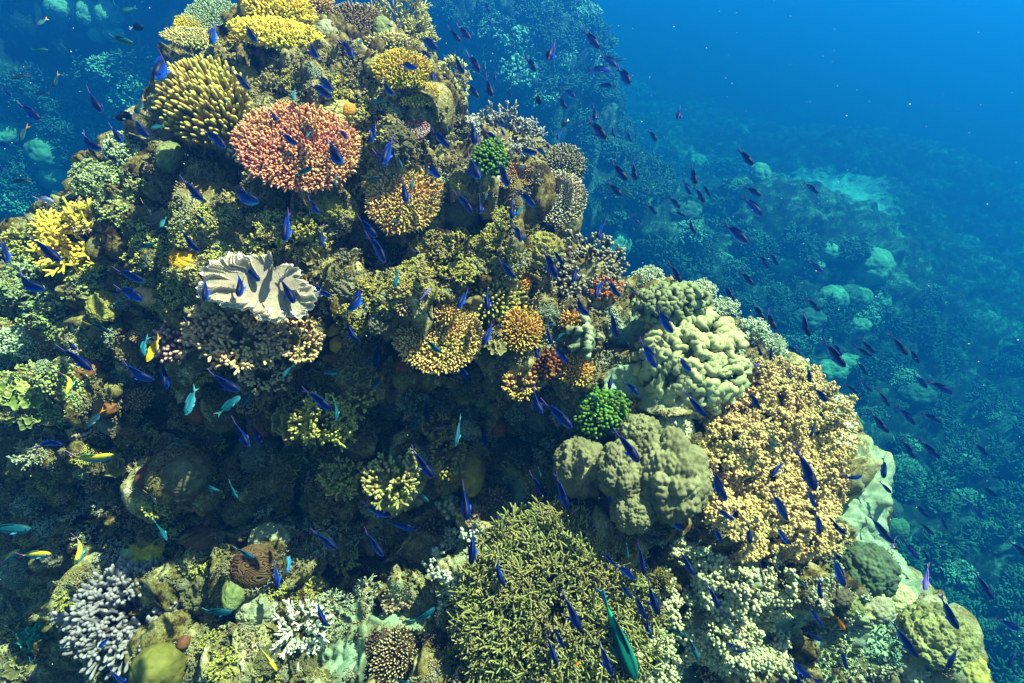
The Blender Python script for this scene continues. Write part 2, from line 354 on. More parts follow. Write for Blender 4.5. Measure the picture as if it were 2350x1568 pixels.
sandb = np.exp(-(((xe - 8.3 - .5 * (ye - 13.6)) / 1.7) ** 2 + ((ye - 13.6) / 2.4) ** 2)) * (.95 + .7 * fbm(XY, .5, 2, 66))
B = np.stack([x, y, z], 1); nb_ = grid_normals(B, NA, NR); nb_ *= np.sign(nb_[:, 2:3] + 1e-9)
f1, f2, i1 = worley(B / 2.2 + .35 * np.stack([vnoise(B, .9, 1), vnoise(B, .9, 2), vnoise(B, .9, 3)], 1), .95, 41); g1, g2, i2 = worley(B, 2.6, 43); h1, _, i3 = worley(B, 7, 47)
rk = 1 - sstep(sandb, .3, .8)
B = B * 2.2
B = B + nb_ * 2.0 * (rk * (.55 * np.clip(1 - (f1 / .75) ** 2, -.3, 1) * (.3 + i1) + .2 * np.clip(1 - (g1 / .7) ** 2, -.3, 1) * (i2 > .3) + .06 * np.clip(1 - (h1 / .7) ** 2, -.3, 1)) + .12 * fbm(B, 5, 3, 91))[:, None]
toneb = np.clip(.3 * i1 + .35 * i2 + .35 * i3, 0, 1)
ii = (np.arange(NR - 1)[:, None] * NA + np.arange(NA - 1)[None]).ravel()
bq = np.stack([ii, ii + 1, ii + NA + 1, ii + NA], 1)
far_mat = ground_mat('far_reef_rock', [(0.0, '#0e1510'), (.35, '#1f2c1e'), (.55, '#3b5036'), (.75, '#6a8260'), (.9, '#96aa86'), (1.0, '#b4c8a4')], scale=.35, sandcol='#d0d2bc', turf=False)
seabed = link('sea_floor', mesh('sea_floor', B, bq, {'tone': toneb, 'sand': np.clip(sandb, 0, 1)}, far_mat))
tag(seabed, 'deeper reef and sea floor fading into blue water', 'sea floor', kind='structure')
sb = B.reshape(NR, NA, 3)[::2, ::2]; sv, su = sb.shape[:2]; ii = (np.arange(sv - 1)[:, None] * su + np.arange(su - 1)[None]).ravel()
BG = BVHTree.FromPolygons(sb.reshape(-1, 3).tolist(), np.stack([ii, ii + 1, ii + su + 1, ii + su], 1).tolist())

# ------------------------------------------------------------------ coral generators (local frame: +Z is the way the colony grows)
GA = math.pi * (3 - math.sqrt(5))
def outline(th, rng, irr):
    r = np.ones_like(th)
    for k in range(2, 8): r += irr * rng.normal() / k ** .7 * np.cos(k * th + rng.rand() * 6.28)
    return np.clip(r, .5, 1.5)
class Out:
    "one irregular outline shared by the plate and its fingers"
    def __init__(s, rng, irr): s.c = [(k, irr * rng.normal() / k ** .8, rng.rand() * 6.28) for k in range(2, 9)]
    def __call__(s, th):
        r = np.ones_like(th)
        for k, a, p in s.c: r = r + a * np.cos(k * th + p)
        return np.clip(r, .55, 1.45)
def surf(prof, a, b, o, x):  # x: (n,2) in unit disc polar coords r,th
    r, th = x[:, 0], x[:, 1]; q = o(th)
    return np.stack([a * r * q * np.cos(th), b * r * q * np.sin(th), prof(r)], 1)
def plate_body(a, b, prof, o, thick, stalk, rng, rough=.01):
    rr_ = np.concatenate([np.linspace(0, 1, 16)]); nth = 56; th = np.linspace(0, 2 * math.pi, nth, endpoint=False)
    rings = []
    for r in rr_: rings.append(surf(prof, a, b, o, np.stack([np.full(nth, r), th], 1)))
    e = prof(np.array([1.]))[0]
    for f, dz in ((.97, -thick), (.7, -thick * 1.8), (.4, -thick * 3 - stalk * .4), (.25, -stalk), (.32, -stalk * 1.6)):
        v = surf(lambda r: prof(r), a, b, o, np.stack([np.full(nth, f), th], 1)); v[:, 2] = min(e, prof(np.array([f]))[0]) + dz; rings.append(v)
    V = np.concatenate(rings); V = V + rough * np.stack([vnoise(V, 12, 1), vnoise(V, 12, 2), vnoise(V, 14, 3)], 1)
    m = len(rings); i = (np.arange(m - 1)[:, None] * nth + np.arange(nth)[None]); j = (np.arange(m - 1)[:, None] * nth + (np.arange(nth)[None] + 1) % nth)
    F = np.stack([i, i + nth, j + nth, j], -1).reshape(-1, 4)
    return V, [F], {'t': np.full(len(V), .3), 'r': np.full(len(V), .35)}
def colony(a, b, h, n, flen, frad, lean=.6, curve=1.0, irr=.07, seed=0, sides=6, nubs=0, edge=1.0, thick=.02, stalk=.1, tilt=(0, 0), jit=.12, taper=.8, bend=.15, rim=0):
    """plate or dome covered with fingers: a,b half widths, h dome height (0 = flat plate)"""
    rng = np.random.RandomState(seed); o = Out(rng, irr)
    prof = lambda r: h * (1 - np.asarray(r) ** 2) ** curve if curve < 3 else h * np.asarray(r) ** 2
    i = np.arange(n); r = np.sqrt((i + .5) / n); th = i * GA + rng.normal(0, .25 / math.sqrt(n), n) * 3
    r = np.clip(r + rng.normal(0, .3 / math.sqrt(n), n), 0, 1)
    X = np.stack([r, th], 1); P_ = surf(prof, a, b, o, X)
    rad = np.stack([np.cos(th), np.sin(th), np.zeros(n)], 1)
    up = np.array([tilt[0], tilt[1], 1.0])
    dd = norm(up * (1 - .0 * r[:, None]) + rad * (lean * r ** 1.5)[:, None] * 2 + rng.normal(0, jit, (n, 3)))
    L = flen * (.72 + .5 * rng.rand(n)) * np.where(r > .93, edge, 1); R_ = frad * (.68 + .6 * rng.rand(n))
    parts = [finger(P_ - dd * L[:, None] * .12, dd, L * 1.1, R_, sides, taper, bend, rng)]
    if nubs:
        for k in range(nubs):
            u = norm(rng.normal(size=(n, 3))); u = norm(u - dd * (u * dd).sum(1)[:, None])
            d2 = norm(u + dd * .9); pp = P_ + dd * (L * (.25 + .6 * rng.rand(n)))[:, None]
            parts.append(finger(pp, d2, L * .38, R_ * .62, 5, .8, 0, rng))
    if rim:
        th = np.linspace(0, 6.283, rim, endpoint=False) + rng.rand(rim) * .1; X = np.stack([np.full(rim, .97), th], 1); P_ = surf(prof, a, b, o, X)
        rad = np.stack([np.cos(th), np.sin(th), np.full(rim, .25)], 1); dd = norm(rad + rng.normal(0, .2, (rim, 3)))
        parts.append(finger(P_, dd, flen * (.6 + .6 * rng.rand(rim)), frad * (.8 + .3 * rng.rand(rim)), 5, .7, .2, rng))
    return [('base_plate', plate_body(a, b, prof, o, thick, stalk, rng)), ('branchlets', join(*parts))]
def bush(R, h, n0, levels=2, split=3, rad=.01, spread=.55, up=.35, shrink=.72, seed=0, sides=5, flat=False, cover=.25, aspect=1.0, endk=.8, lean=(0, 0), dome=.0):
    """branching thicket"""
    rng = np.random.RandomState(seed); parts = []
    r = np.sqrt(rng.rand(n0)) * R * cover; th = np.arange(n0) * GA
    Pb = np.stack([r * np.cos(th), r * np.sin(th) * aspect, dome * R * (1 - (r / (R * cover)) ** 2)], 1)
    el = np.sqrt((np.arange(n0) + .5) / n0)
    D = norm(np.stack([np.cos(th) * el, np.sin(th) * el * aspect, np.full(n0, up) + (1 - el) * .9], 1) + np.array([lean[0], lean[1], 0]) + rng.normal(0, .12, (n0, 3)))
    tot = sum(shrink ** k for k in range(levels + 1)); L0 = R * max(.26, 1.12 - cover) / tot * 1.25
    scl = np.where(True, np.hypot(D[:, 0], D[:, 1] / aspect) + D[:, 2] * (h / R), 1)
    Ls = L0 * scl * (.8 + .35 * rng.rand(n0)); P_ = Pb; rd = np.full(n0, rad)
    for lv in range(levels + 1):
        last = lv == levels; N = len(P_); t0 = lv / (levels + 1); t1 = (lv + 1) / (levels + 1)
        bendv = norm(rng.normal(size=(N, 3))) * .12
        tt = np.array([0, .5, 1.]) if not last else np.array([0, .5, .82, .97])
        rr_ = np.array([1, .92, .84]) if not last else np.array([1, .95, endk, endk * .5])
        C = P_[:, None] + (D * Ls[:, None])[:, None] * tt[None, :, None] + (bendv * Ls[:, None])[:, None] * (tt * (1 - tt * .5))[None, :, None]
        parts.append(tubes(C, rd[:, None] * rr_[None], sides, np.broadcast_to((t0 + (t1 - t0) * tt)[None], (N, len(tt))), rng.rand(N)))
        if last: break
        e = C[:, -1]; P_ = np.repeat(e, split, 0); D = norm(np.repeat(D, split, 0) + rng.normal(0, spread, (N * split, 3)) * (np.array([1, 1, .35]) if flat else 1) + np.array([0, 0, .06]))
        Ls = np.repeat(Ls, split) * shrink * (.7 + .6 * rng.rand(N * split)); rd = np.repeat(rd, split) * .86
        P_ = P_ - D * (rd * .3)[:, None]
    return [('branches', join(*parts))]
def lump(a, b, h, seed=0, lob=3.0, lamp=.12, fine=.02, n=6, flat=-.35, fs=14, power=2, tones=True):
    """massive rounded colony, lobes as real displacement; unit sphere squashed"""
    V, F = ico(n); S = V * np.array([a, b, h]); m = (a * b * h) ** (1 / 3)
    F1_, F2_, idl = worley(V + .12 * np.stack([vnoise(V, 2, seed + 1), vnoise(V, 2, seed + 2), vnoise(V, 2, seed + 3)], 1) + seed * 3.1, lob / 2, seed)
    G1_, _, _ = worley(V + seed * 1.7, lob * 1.9, seed + 3)
    d = lamp * (np.clip(1 - (F1_ / .8) ** power, -.2, 1) - .4) + lamp * .42 * np.clip(1 - (G1_ / .75) ** 2, -.2, 1) + fine * fbm(V + seed, fs / 2, 4, seed + 5)
    S = S + norm(V / np.array([a, b, h])) * (d * m)[:, None]
    S[:, 2] = np.where(V[:, 2] < flat, S[:, 2] * .5 - .1 * h, S[:, 2])
    return [('dome', (S, [F], {'t': np.clip(.5 + V[:, 2] * .2 + .3 * fbm(V, 3, 3, seed), 0, 1), 'r': idl * .5 + .25}))]
def brain(a, b, h, seed=0, k=13, amp=.05, n=7):
    V, F = ico(n); S = V * np.array([a, b, h]); m = (a * b * h) ** (1 / 3)
    Wp = V + .35 * np.stack([fbm(V, 1.6, 3, seed + 1), fbm(V, 1.6, 3, seed + 2), fbm(V, 1.6, 3, seed + 3)], 1)
    f = np.abs(np.sin(k * fbm(Wp, 1.1, 2, seed + 7) * 1.6 + 2.5 * Wp[:, 0])); g = sstep(f, .12, .75)
    S = S + norm(V / np.array([a, b, h])) * (amp * m * g)[:, None]
    return [('dome', (S, [F], {'t': g, 'r': np.full(len(V), .5)}))]
def sausages(a, b, h, n, rad, length, seed=0, K=9, rise=.6):
    """thick soft lobes winding over a dome"""
    rng = np.random.RandomState(seed); i = np.arange(n); r = np.sqrt((i + .5) / n); th = i * GA
    P_ = np.stack([r * np.cos(th), r * np.sin(th)], 1) * .98; ang = rng.rand(n) * 6.28; C = []
    step = length / K
    for k in range(K):
        rr_ = np.clip(np.hypot(P_[:, 0], P_[:, 1]), 0, .999)
        zz = h * np.sqrt(1 - rr_ ** 2 * .97)
        s_ = math.sin(math.pi * (k + .3) / (K + .1)) ** .5
        p3 = np.stack([P_[:, 0] * a, P_[:, 1] * b, zz], 1); nn = norm(np.stack([P_[:, 0], P_[:, 1], np.full(n, .75)], 1))
        C.append(p3 + nn * (rad * (rise * 2 * s_ - .3)) + nn * (rng.rand(n)[:, None] * rad * .12))
        ang = ang + rng.normal(0, .55, n); P_ = P_ + np.stack([np.cos(ang) / a, np.sin(ang) / b], 1) * step
        q = np.hypot(P_[:, 0], P_[:, 1]); P_ = np.where((q > 1.02)[:, None], P_ / q[:, None] * 1.02, P_)
    C = np.stack(C, 1); kk = np.linspace(0, 1, K); rr_ = rad * (np.clip(np.sin(kk * math.pi), 0, 1) ** .35 * .55 + .5) * (1 + .16 * np.sin(kk * 21))
    Rr = np.broadcast_to(rr_[None], (n, K)) * (.8 + .4 * rng.rand(n))[:, None]
    V, F, A_ = tubes(C, Rr, 10, np.broadcast_to((np.sin(kk * math.pi) ** .5)[None], (n, K)), rng.rand(n))
    Bv, Bf = ico(4); Bs = Bv * np.array([a * .96, b * .96, h * .93])
    # tip colour towards the outward side of each lobe
    dome = (Bs, [Bf], {'t': np.zeros(len(Bs)), 'r': np.full(len(Bs), .3)})
    return [('stalk', dome), ('lobes', (V, F, A_))]
def tufts(Pc, Nc, rad, m, seed=0, trad=None, sides=4, taper=False):
    """polyp tufts at points Pc with normals Nc"""
    rng = np.random.RandomState(seed); n = len(Pc); P_ = np.repeat(Pc, m, 0); Nn_ = np.repeat(Nc, m, 0); sz = np.repeat(.45 + 1.1 * rng.rand(n) ** 1.5, m)
    d = norm(rng.normal(size=(n * m, 3))); d = norm(d + Nn_ * 1.15); L = rad * sz * (.6 + .7 * rng.rand(n * m)); tr = (trad or rad * .24) * sz
    t = np.array([0, .55, .85, 1.0]); rr_ = np.array([1, .9, .7, .4]) if taper else np.array([.6, .85, 1.25, .7])
    C = (P_ - Nn_ * rad * .15)[:, None] + (d * L[:, None])[:, None] * t[None, :, None]
    rn = np.repeat(rng.rand(n), m) * .7 + rng.rand(n * m) * .3
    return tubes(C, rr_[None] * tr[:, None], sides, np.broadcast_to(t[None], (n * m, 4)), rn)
def softdome(a, b, h, n, rad, m=9, seed=0, irr=.1, lumps=.12):
    rng = np.random.RandomState(seed); i = np.arange(n); r = np.sqrt((i + .5) / n); th = i * GA; o = Out(rng, irr); q = o(th)
    r = np.clip(r + rng.normal(0, .25 / math.sqrt(n), n), 0, 1)
    base = np.stack([a * r * q * np.cos(th), b * r * q * np.sin(th), h * np.sqrt(1 - r ** 2 * .98)], 1)
    nn = norm(base / np.array([a * a, b * b, h * h])); m_ = (a + b) / 2
    f1, _, cid = worley(base / m_ + seed, 2.2, seed); base += nn * (lumps * m_ * np.clip(1 - (f1 / .7) ** 2, -.3, 1))[:, None]
    V, F = ico(4); q2 = o(np.arctan2(V[:, 1], V[:, 0])); S = V * np.array([a * .93, b * .93, h * .9]); S[:, :2] *= q2[:, None]
    d1, _, _ = worley(S / m_ + seed, 2.2, seed); S += norm(V) * (lumps * m_ * np.clip(1 - (d1 / .7) ** 2, -.3, 1))[:, None]
    return [('colony', join((S, [F], {'t': np.zeros(len(S)), 'r': np.full(len(S), .3)}), tufts(base, nn, rad, m, seed)))]
def ruffle(a, b, h=.1, seed=0, ridges=9, depth=.16, hole=True):
    """folded leather coral: a spreading cup whose rim is thrown into deep folds"""
    rng = np.random.RandomState(seed); nr, nth = 130, 620; th = np.linspace(0, 2 * math.pi, nth, endpoint=False); r = np.linspace(.015, 1, nr)
    R_, T = np.meshgrid(r, th, indexing='ij')
    cx, sy = np.cos(T), np.sin(T)
    q = 1 + .10 * np.cos(2 * T + 1) + .08 * np.cos(3 * T + 2.2) + .06 * np.cos(5 * T + .4) + .045 * np.cos(9 * T) * R_ + .03 * np.cos(17 * T + 1.2) * R_ ** 3 + .022 * np.cos(31 * T + 2) * R_ ** 5 + .015 * np.cos(47 * T) * R_ ** 6
    q -= .42 * np.exp(-((np.mod(T - 1.25 + math.pi, 2 * math.pi) - math.pi) / .16) ** 2) * R_ ** 2
    X = a * R_ * q * cx; Y = b * R_ * q * sy
    Pn = np.stack([X.ravel(), Y.ravel(), np.zeros(X.size)], 1) / a
    X = X - .20 * a * R_ * (1 - .3 * R_); Y = Y + .12 * b * R_ * (1 - .3 * R_)
    wv = T + .62 * fbm(Pn, 1.9, 3, seed + 1).reshape(T.shape) * R_ + .22 * fbm(Pn, 4.5, 2, seed + 3).reshape(T.shape)
    rid = np.zeros_like(T); z_ = np.zeros_like(T)
    for k, start, am, ph, pw_ in ((9, .42, .95, .3, 9), (19, .58, .8, 1.1, 7), (37, .74, .6, 2.0, 5), (71, .86, .4, .7, 3)):
        st_ = start + .16 * np.sin(2.3 * T + k) + .10 * np.sin(5 * T + 2 * k)
        s_ = (1 - np.abs(np.sin(wv * k / 2 + ph + .5 * np.sin(3 * T + k)))) ** pw_
        z_ += am * s_ * sstep((R_ - st_) / .3, 0, 1) * depth * a
        rid = np.maximum(rid, s_ * sstep((R_ - st_) / .2, 0, 1))
    Z = h * R_ ** 1.6 - .06 * a * sstep(R_, .9, 1) + z_ + .012 * a * fbm(Pn, 6, 3, seed + 9).reshape(T.shape)
    rim = sstep(R_, .93, 1)
    Vt = np.stack([X, Y, Z], -1).reshape(-1, 3)
    Vb = Vt.copy(); Vb[:, 2] -= (.05 * a + .25 * h * (1 - R_.ravel())); Vb[:, :2] *= (.985)
    i = (np.arange(nr - 1)[:, None] * nth + np.arange(nth)[None]); j = (np.arange(nr - 1)[:, None] * nth + (np.arange(nth)[None] + 1) % nth)
    Ft = np.stack([i, i + nth, j + nth, j], -1).reshape(-1, 4); Fb = Ft[:, ::-1] + len(Vt)
    e = (nr - 1) * nth + np.arange(nth); e2 = (nr - 1) * nth + (np.arange(nth) + 1) % nth; Fe = np.stack([e, e + len(Vt), e2 + len(Vt), e2], 1)
    tt = np.maximum(rid, rim).ravel()
    out_ = [('cup', (np.concatenate([Vt, Vb]), [Ft, Fb, Fe], {'t': np.concatenate([tt, tt * .3]), 'r': np.full(2 * len(Vt), .5)}))]
    return out_
def frill(a, b, n, hgt, seed=0, lob=6):
    """rosette of upright wavy leaves / encrusting plates"""
    rng = np.random.RandomState(seed); parts = []
    for k in range(n):
        r0 = math.sqrt((k + .5) / n); th0 = k * GA; c = np.array([a * r0 * .8 * math.cos(th0), b * r0 * .8 * math.sin(th0), 0])
        nr, nth = 10, 60; r = np.linspace(.02, 1, nr); th = np.linspace(0, 2 * math.pi, nth, endpoint=False); R_, T = np.meshgrid(r, th, indexing='ij')
        s = (a + b) / 2 * (.42 + .25 * rng.rand()); q = 1 + .15 * np.cos(lob * T + rng.rand() * 6) + .1 * np.cos(3 * T + rng.rand() * 6)
        V = np.stack([s * R_ * q * np.cos(T), s * R_ * q * np.sin(T), hgt * (R_ ** 2 * (.8 + .45 * np.cos(lob * T + 1) + .25 * np.cos(11 * T)))], -1).reshape(-1, 3)
        tl = np.array([math.cos(th0), math.sin(th0)]) * r0 * .8; V[:, 2] -= V[:, :2] @ tl * .6; V = V + c + np.array([0, 0, hgt * .5 * (1 - r0)])
        Vb = V - np.array([0, 0, s * .07])
        i = (np.arange(nr - 1)[:, None] * nth + np.arange(nth)[None]); j = (np.arange(nr - 1)[:, None] * nth + (np.arange(nth)[None] + 1) % nth)
        Ft = np.stack([i, i + nth, j + nth, j], -1).reshape(-1, 4); e = (nr - 1) * nth + np.arange(nth); e2 = (nr - 1) * nth + (np.arange(nth) + 1) % nth
        Fe = np.stack([e, e + len(V), e2 + len(V), e2], 1); t = R_.ravel() ** 4
        parts.append((np.concatenate([V, Vb]), [Ft, Ft[:, ::-1] + len(V), Fe], {'t': np.concatenate([t, t * .2]), 'r': np.full(2 * len(V), rng.rand())}))
    return [('leaves', join(*parts))]

# ------------------------------------------------------------------ placing colonies
LAND = []          # landmarks for telling fish apart: u, v, half width, half height, short name
TAKEN = []
def place(u, v, ax=(0, 0), towards=.5, sink=0.0, lift=0.0, spin=0.0, bvh=None, far=False):
    """matrix at the reef point seen at u,v; growth axis = blend of world up and the way to the open water"""
    p, nrm, d = hit(u, v, bvh)
    view = norm(-p); a_ = norm(np.array([0, 0, 1.]) * (1 - towards) + view * towards + np.array([ax[0], 0, 0]) + Up * ax[1])
    x_ = norm(np.array([1., 0, 0]) - a_ * a_[0]); y_ = np.cross(a_, x_)
    c, s_ = math.cos(spin), math.sin(spin); x2 = x_ * c + y_ * s_; y2 = -x_ * s_ + y_ * c
    pos = p + a_ * lift - a_ * sink
    M = Matrix(((x2[0], y2[0], a_[0], pos[0]), (x2[1], y2[1], a_[1], pos[1]), (x2[2], y2[2], a_[2], pos[2]), (0, 0, 0, 1)))
    return M, float(pos @ Fw)
def thing(name, label, cat, parts, M, mats, group=None, single=False):
    "Empty at the base with one mesh per part (or one mesh if it has one part)"
    if len(parts) == 1:
        pn, (V, F, A_) = parts[0]
        o = link(name, mesh(name, V, F, A_, mats if not isinstance(mats, (list, tuple)) else mats[0])); o.matrix_world = M
        tag(o, label, cat, group); return o
    e = link(name, None); e.matrix_world = M; e.empty_display_size = .05; tag(e, label, cat, group)
    ms = mats if isinstance(mats, (list, tuple)) else [mats] * len(parts)
    for (pn, (V, F, A_)), m_ in zip(parts, ms):
        link(pn, mesh(pn, V, F, A_, m_), e)
    return e
def px(n, d): return n * d / FPX
def coral(kind, name, label, short, u, v, hw, hh, mat, cat='coral', towards=.5, ax=(0, 0), lift=0.0, sink=0.0, group=None, spin=0.0, bvh=None, **k):
    M, d = place(u, v, ax, towards, 0, 0, spin, bvh)
    a = px(hw, d)
    asp = k.pop('asp', None)
    # half height along the slope so that it covers hh once foreshortened
    axv = np.array([M[0][2], M[1][2], M[2][2]]); cosv = max(.35, abs(float(axv @ norm(np.array(M.translation))))); b = px(hh, d) / cosv
    if asp: b = a * asp
    p = Vector(axv) * (lift * a - sink * a); M = Matrix.Translation(p) @ M
    s = int(u * 7 + v * 13) % 9973
    parts = KIND[kind](a, b, s, **k)
    o = thing(name, label, cat, parts, M, mat, group)
    TAKEN.append((u, v, hw, hh))
    if short: LAND.append((u, v, hw, hh, short))
    return o
KIND = {
 'table': lambda a, b, s, n=420, fl=.10, fr=.026, h=.05, nubs=1, rim=90, lean=.35, irr=.07, thick=.03, **k: colony(a, b, h * a, int(n * 1.35), fl * a, fr * a * 1.08, lean=lean, irr=irr, seed=s, nubs=nubs, rim=rim, thick=thick * a, stalk=.35 * a, sides=6, **k),
 'fingers': lambda a, b, s, n=200, fl=.3, fr=.045, h=.45, nubs=0, lean=.7, irr=.06, **k: colony(a * .85, b * .85, h * a, n, fl * a, fr * a, lean=lean, curve=.6, irr=irr, seed=s, nubs=nubs, thick=.05 * a, stalk=.2 * a, sides=7, **k),
 'bush': lambda a, b, s, n0=26, levels=2, split=3, rad=.05, h=.7, **k: bush(a, h * a, n0, levels, split, rad * a, seed=s, aspect=b / a, **k),
 'lump': lambda a, b, s, h=.7, **k: lump(a, b, h * min(a, b), seed=s, **k),
 'brain': lambda a, b, s, h=.8, **k: brain(a, b, h * min(a, b), seed=s, **k),
 'lobes': lambda a, b, s, n=120, rad=.09, length=.5, h=.55, **k: sausages(a * .92, b * .92, h * a, n, rad * a, length * a, seed=s, **k),
 'soft': lambda a, b, s, n=160, rad=.1, h=.5, m=9, **k: softdome(a * .93, b * .93, h * a, n, rad * a, m, seed=s, **k),
 'ruffle': lambda a, b, s, **k: ruffle(a, b, h=.12 * a, seed=s, **k),
 'frill': lambda a, b, s, n=7, hgt=.25, **k: frill(a, b, n, hgt * a, seed=s, **k),
}
C_ = coral_mat
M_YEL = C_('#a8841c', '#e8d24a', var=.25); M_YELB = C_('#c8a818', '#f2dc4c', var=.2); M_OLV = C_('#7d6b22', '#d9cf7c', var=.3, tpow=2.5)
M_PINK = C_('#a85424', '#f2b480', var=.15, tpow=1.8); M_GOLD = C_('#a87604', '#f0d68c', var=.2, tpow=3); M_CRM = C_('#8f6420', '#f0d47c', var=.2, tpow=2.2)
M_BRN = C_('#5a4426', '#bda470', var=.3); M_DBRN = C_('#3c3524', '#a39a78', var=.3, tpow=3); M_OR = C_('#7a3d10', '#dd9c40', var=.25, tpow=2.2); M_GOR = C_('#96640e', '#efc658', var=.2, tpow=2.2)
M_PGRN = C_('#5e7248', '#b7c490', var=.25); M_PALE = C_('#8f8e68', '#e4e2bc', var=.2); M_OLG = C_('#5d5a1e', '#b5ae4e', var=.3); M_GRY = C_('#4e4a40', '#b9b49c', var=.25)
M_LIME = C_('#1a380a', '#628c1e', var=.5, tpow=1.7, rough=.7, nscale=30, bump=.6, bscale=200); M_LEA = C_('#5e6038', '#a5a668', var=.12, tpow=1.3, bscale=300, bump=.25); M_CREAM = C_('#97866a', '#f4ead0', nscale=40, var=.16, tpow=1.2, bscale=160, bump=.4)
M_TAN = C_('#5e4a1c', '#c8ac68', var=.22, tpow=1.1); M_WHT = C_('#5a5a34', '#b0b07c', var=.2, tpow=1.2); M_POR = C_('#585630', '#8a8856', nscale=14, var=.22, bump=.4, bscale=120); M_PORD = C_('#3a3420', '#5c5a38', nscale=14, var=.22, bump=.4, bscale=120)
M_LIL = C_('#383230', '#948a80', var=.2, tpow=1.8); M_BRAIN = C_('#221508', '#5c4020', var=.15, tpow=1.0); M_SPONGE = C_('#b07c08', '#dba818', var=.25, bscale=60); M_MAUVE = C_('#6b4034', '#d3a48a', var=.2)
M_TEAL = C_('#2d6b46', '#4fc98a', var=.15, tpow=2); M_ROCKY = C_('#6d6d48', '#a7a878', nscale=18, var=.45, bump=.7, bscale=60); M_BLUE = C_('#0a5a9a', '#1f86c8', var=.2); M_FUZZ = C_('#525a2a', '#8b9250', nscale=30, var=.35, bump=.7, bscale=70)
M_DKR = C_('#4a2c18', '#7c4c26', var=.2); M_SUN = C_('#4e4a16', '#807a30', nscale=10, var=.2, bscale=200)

def K(*a, **k): return coral(*a, **k)
# --- the crest
K('table', 'table_coral', 'pale green flat table coral on the top left of the crest', 'the pale green table', 508, 52, 72, 36, M_PGRN, lift=.15, n=500, fl=.07, towards=.55)
K('table', 'table_coral', 'small bright yellow table coral at the left tip of the crest', 'the small yellow table', 446, 66, 38, 20, M_YELB, lift=.3, n=160, fl=.12, fr=.035, rim=50, towards=.55)
K('table', 'table_coral', 'olive shelf coral with a ragged front edge, left end of the crest', 'the olive shelf', 465, 106, 80, 18, M_OLV, lift=.2, n=320, fl=.08, towards=.35)
K('fingers', 'finger_coral', 'bright yellow domed finger coral on top of the reef', 'the yellow crest dome', 645, 42, 84, 40, M_YELB, n=420, fl=.17, fr=.036, h=.35, towards=.6, lift=.15)
K('table', 'table_coral', 'thick yellow ledge coral below the yellow dome at the crest', 'the yellow ledge', 640, 98, 88, 25, M_YELB, n=380, fl=.14, fr=.038, rim=90, lift=.30, towards=.5, h=.1)
K('fingers', 'finger_coral', 'small yellow finger clump between the olive shelf and the yellow dome', '', 547, 92, 22, 20, M_YEL, n=60, fl=.3, fr=.08)
K('table', 'table_coral', 'brown finger table with pale tips right of the yellow dome', 'the brown crest table', 822, 60, 60, 36, M_BRN, n=260, fl=.16, fr=.03, towards=.6, lift=.15)
K('fingers', 'finger_coral', 'cream and brown finger coral behind the yellow dome at the top edge', '', 735, 22, 38, 26, M_CRM, n=110, fl=.25, fr=.05, towards=.6, lift=.1)
K('bush', 'bushy_coral', 'feathery olive coral spreading along the right of the crest', 'the feathery olive coral', 918, 62, 72, 40, M_OLV, n0=60, rad=.03, split=4, flat=True, towards=.6, cover=.55, h=.35)
K('bush', 'bushy_coral', 'feathery yellow green coral at the right end of the crest', '', 965, 95, 34, 26, M_OLG, n0=30, rad=.05, split=4, flat=True, towards=.6, cover=.5, h=.4)
K('fingers', 'finger_coral', 'olive shelf of short fingers below the feathery crest coral', '', 900, 112, 62, 20, M_OLV, n=200, fl=.15, fr=.04, h=.2, towards=.5, lift=.2)
K('lump', 'boulder_coral', 'small fuzzy olive dome coral beside the brown crest table', 'the fuzzy crest dome', 750, 78, 27, 26, M_ROCKY, lob=4)
K('lump', 'boulder_coral', 'pale yellow green dome coral under the feathery olive coral', '', 877, 68, 20, 22, M_FUZZ, lift=.3)
K('table', 'table_coral', 'yellow staghorn plate on the right shoulder of the crest', 'the yellow shoulder plate', 925, 168, 60, 34, M_YEL, n=300, fl=.18, fr=.034, lift=.25, towards=.6)
K('table', 'table_coral', 'second yellow plate lower on the right shoulder', 'the lower shoulder plate', 950, 226, 55, 22, M_YEL, n=240, fl=.18, fr=.036, lift=.3, towards=.5)
K('bush', 'bushy_coral', 'feathery yellow coral hanging at the right edge of the crest', 'the feathery yellow coral', 1035, 190, 46, 62, M_OLV, n0=60, rad=.04, split=4, flat=True, towards=.7, cover=.6, h=.35)
K('lump', 'boulder_coral', 'small knobbly olive coral on brown ledge below the crest', '', 860, 155, 24, 16, M_OLG, lob=5, lift=.2)
# --- upper left
K('fingers', 'finger_coral', 'large olive yellow finger coral leaning left, long thick fingers', 'the big finger coral', 482, 258, 100, 92, C_('#866a08', '#d8cc66', var=.2, tpow=5), n=330, fl=.31, fr=.044, h=.42, lean=.45, towards=.60, lift=.18, tilt=(-.45, .35), taper=.95, bend=.08, jit=.09)
K('lump', 'boulder_coral', 'rough knobbly yellow coral crusting above the big finger coral', '', 440, 158, 46, 24, M_ROCKY, lob=5)
K('table', 'table_coral', 'wide salmon pink table coral of packed branchlets', 'the pink table', 690, 352, 132, 84, M_PINK, n=760, fl=.11, fr=.022, lift=.22, towards=.62, rim=170, nubs=2, irr=.05)
K('fingers', 'honeycomb_coral', 'cream honeycomb coral tucked left of the pink table', 'the honeycomb coral', 562, 330, 48, 46, C_('#5d5032', '#dccf9e', var=.2, tpow=3), n=120, fl=.16, fr=.085, h=.35, taper=1.05, towards=.6, lift=.05)
K('fingers', 'finger_coral', 'small orange finger coral behind the pink table', '', 655, 262, 34, 22, C_('#8a5016', '#dfae58'), n=80, fl=.3, fr=.07)
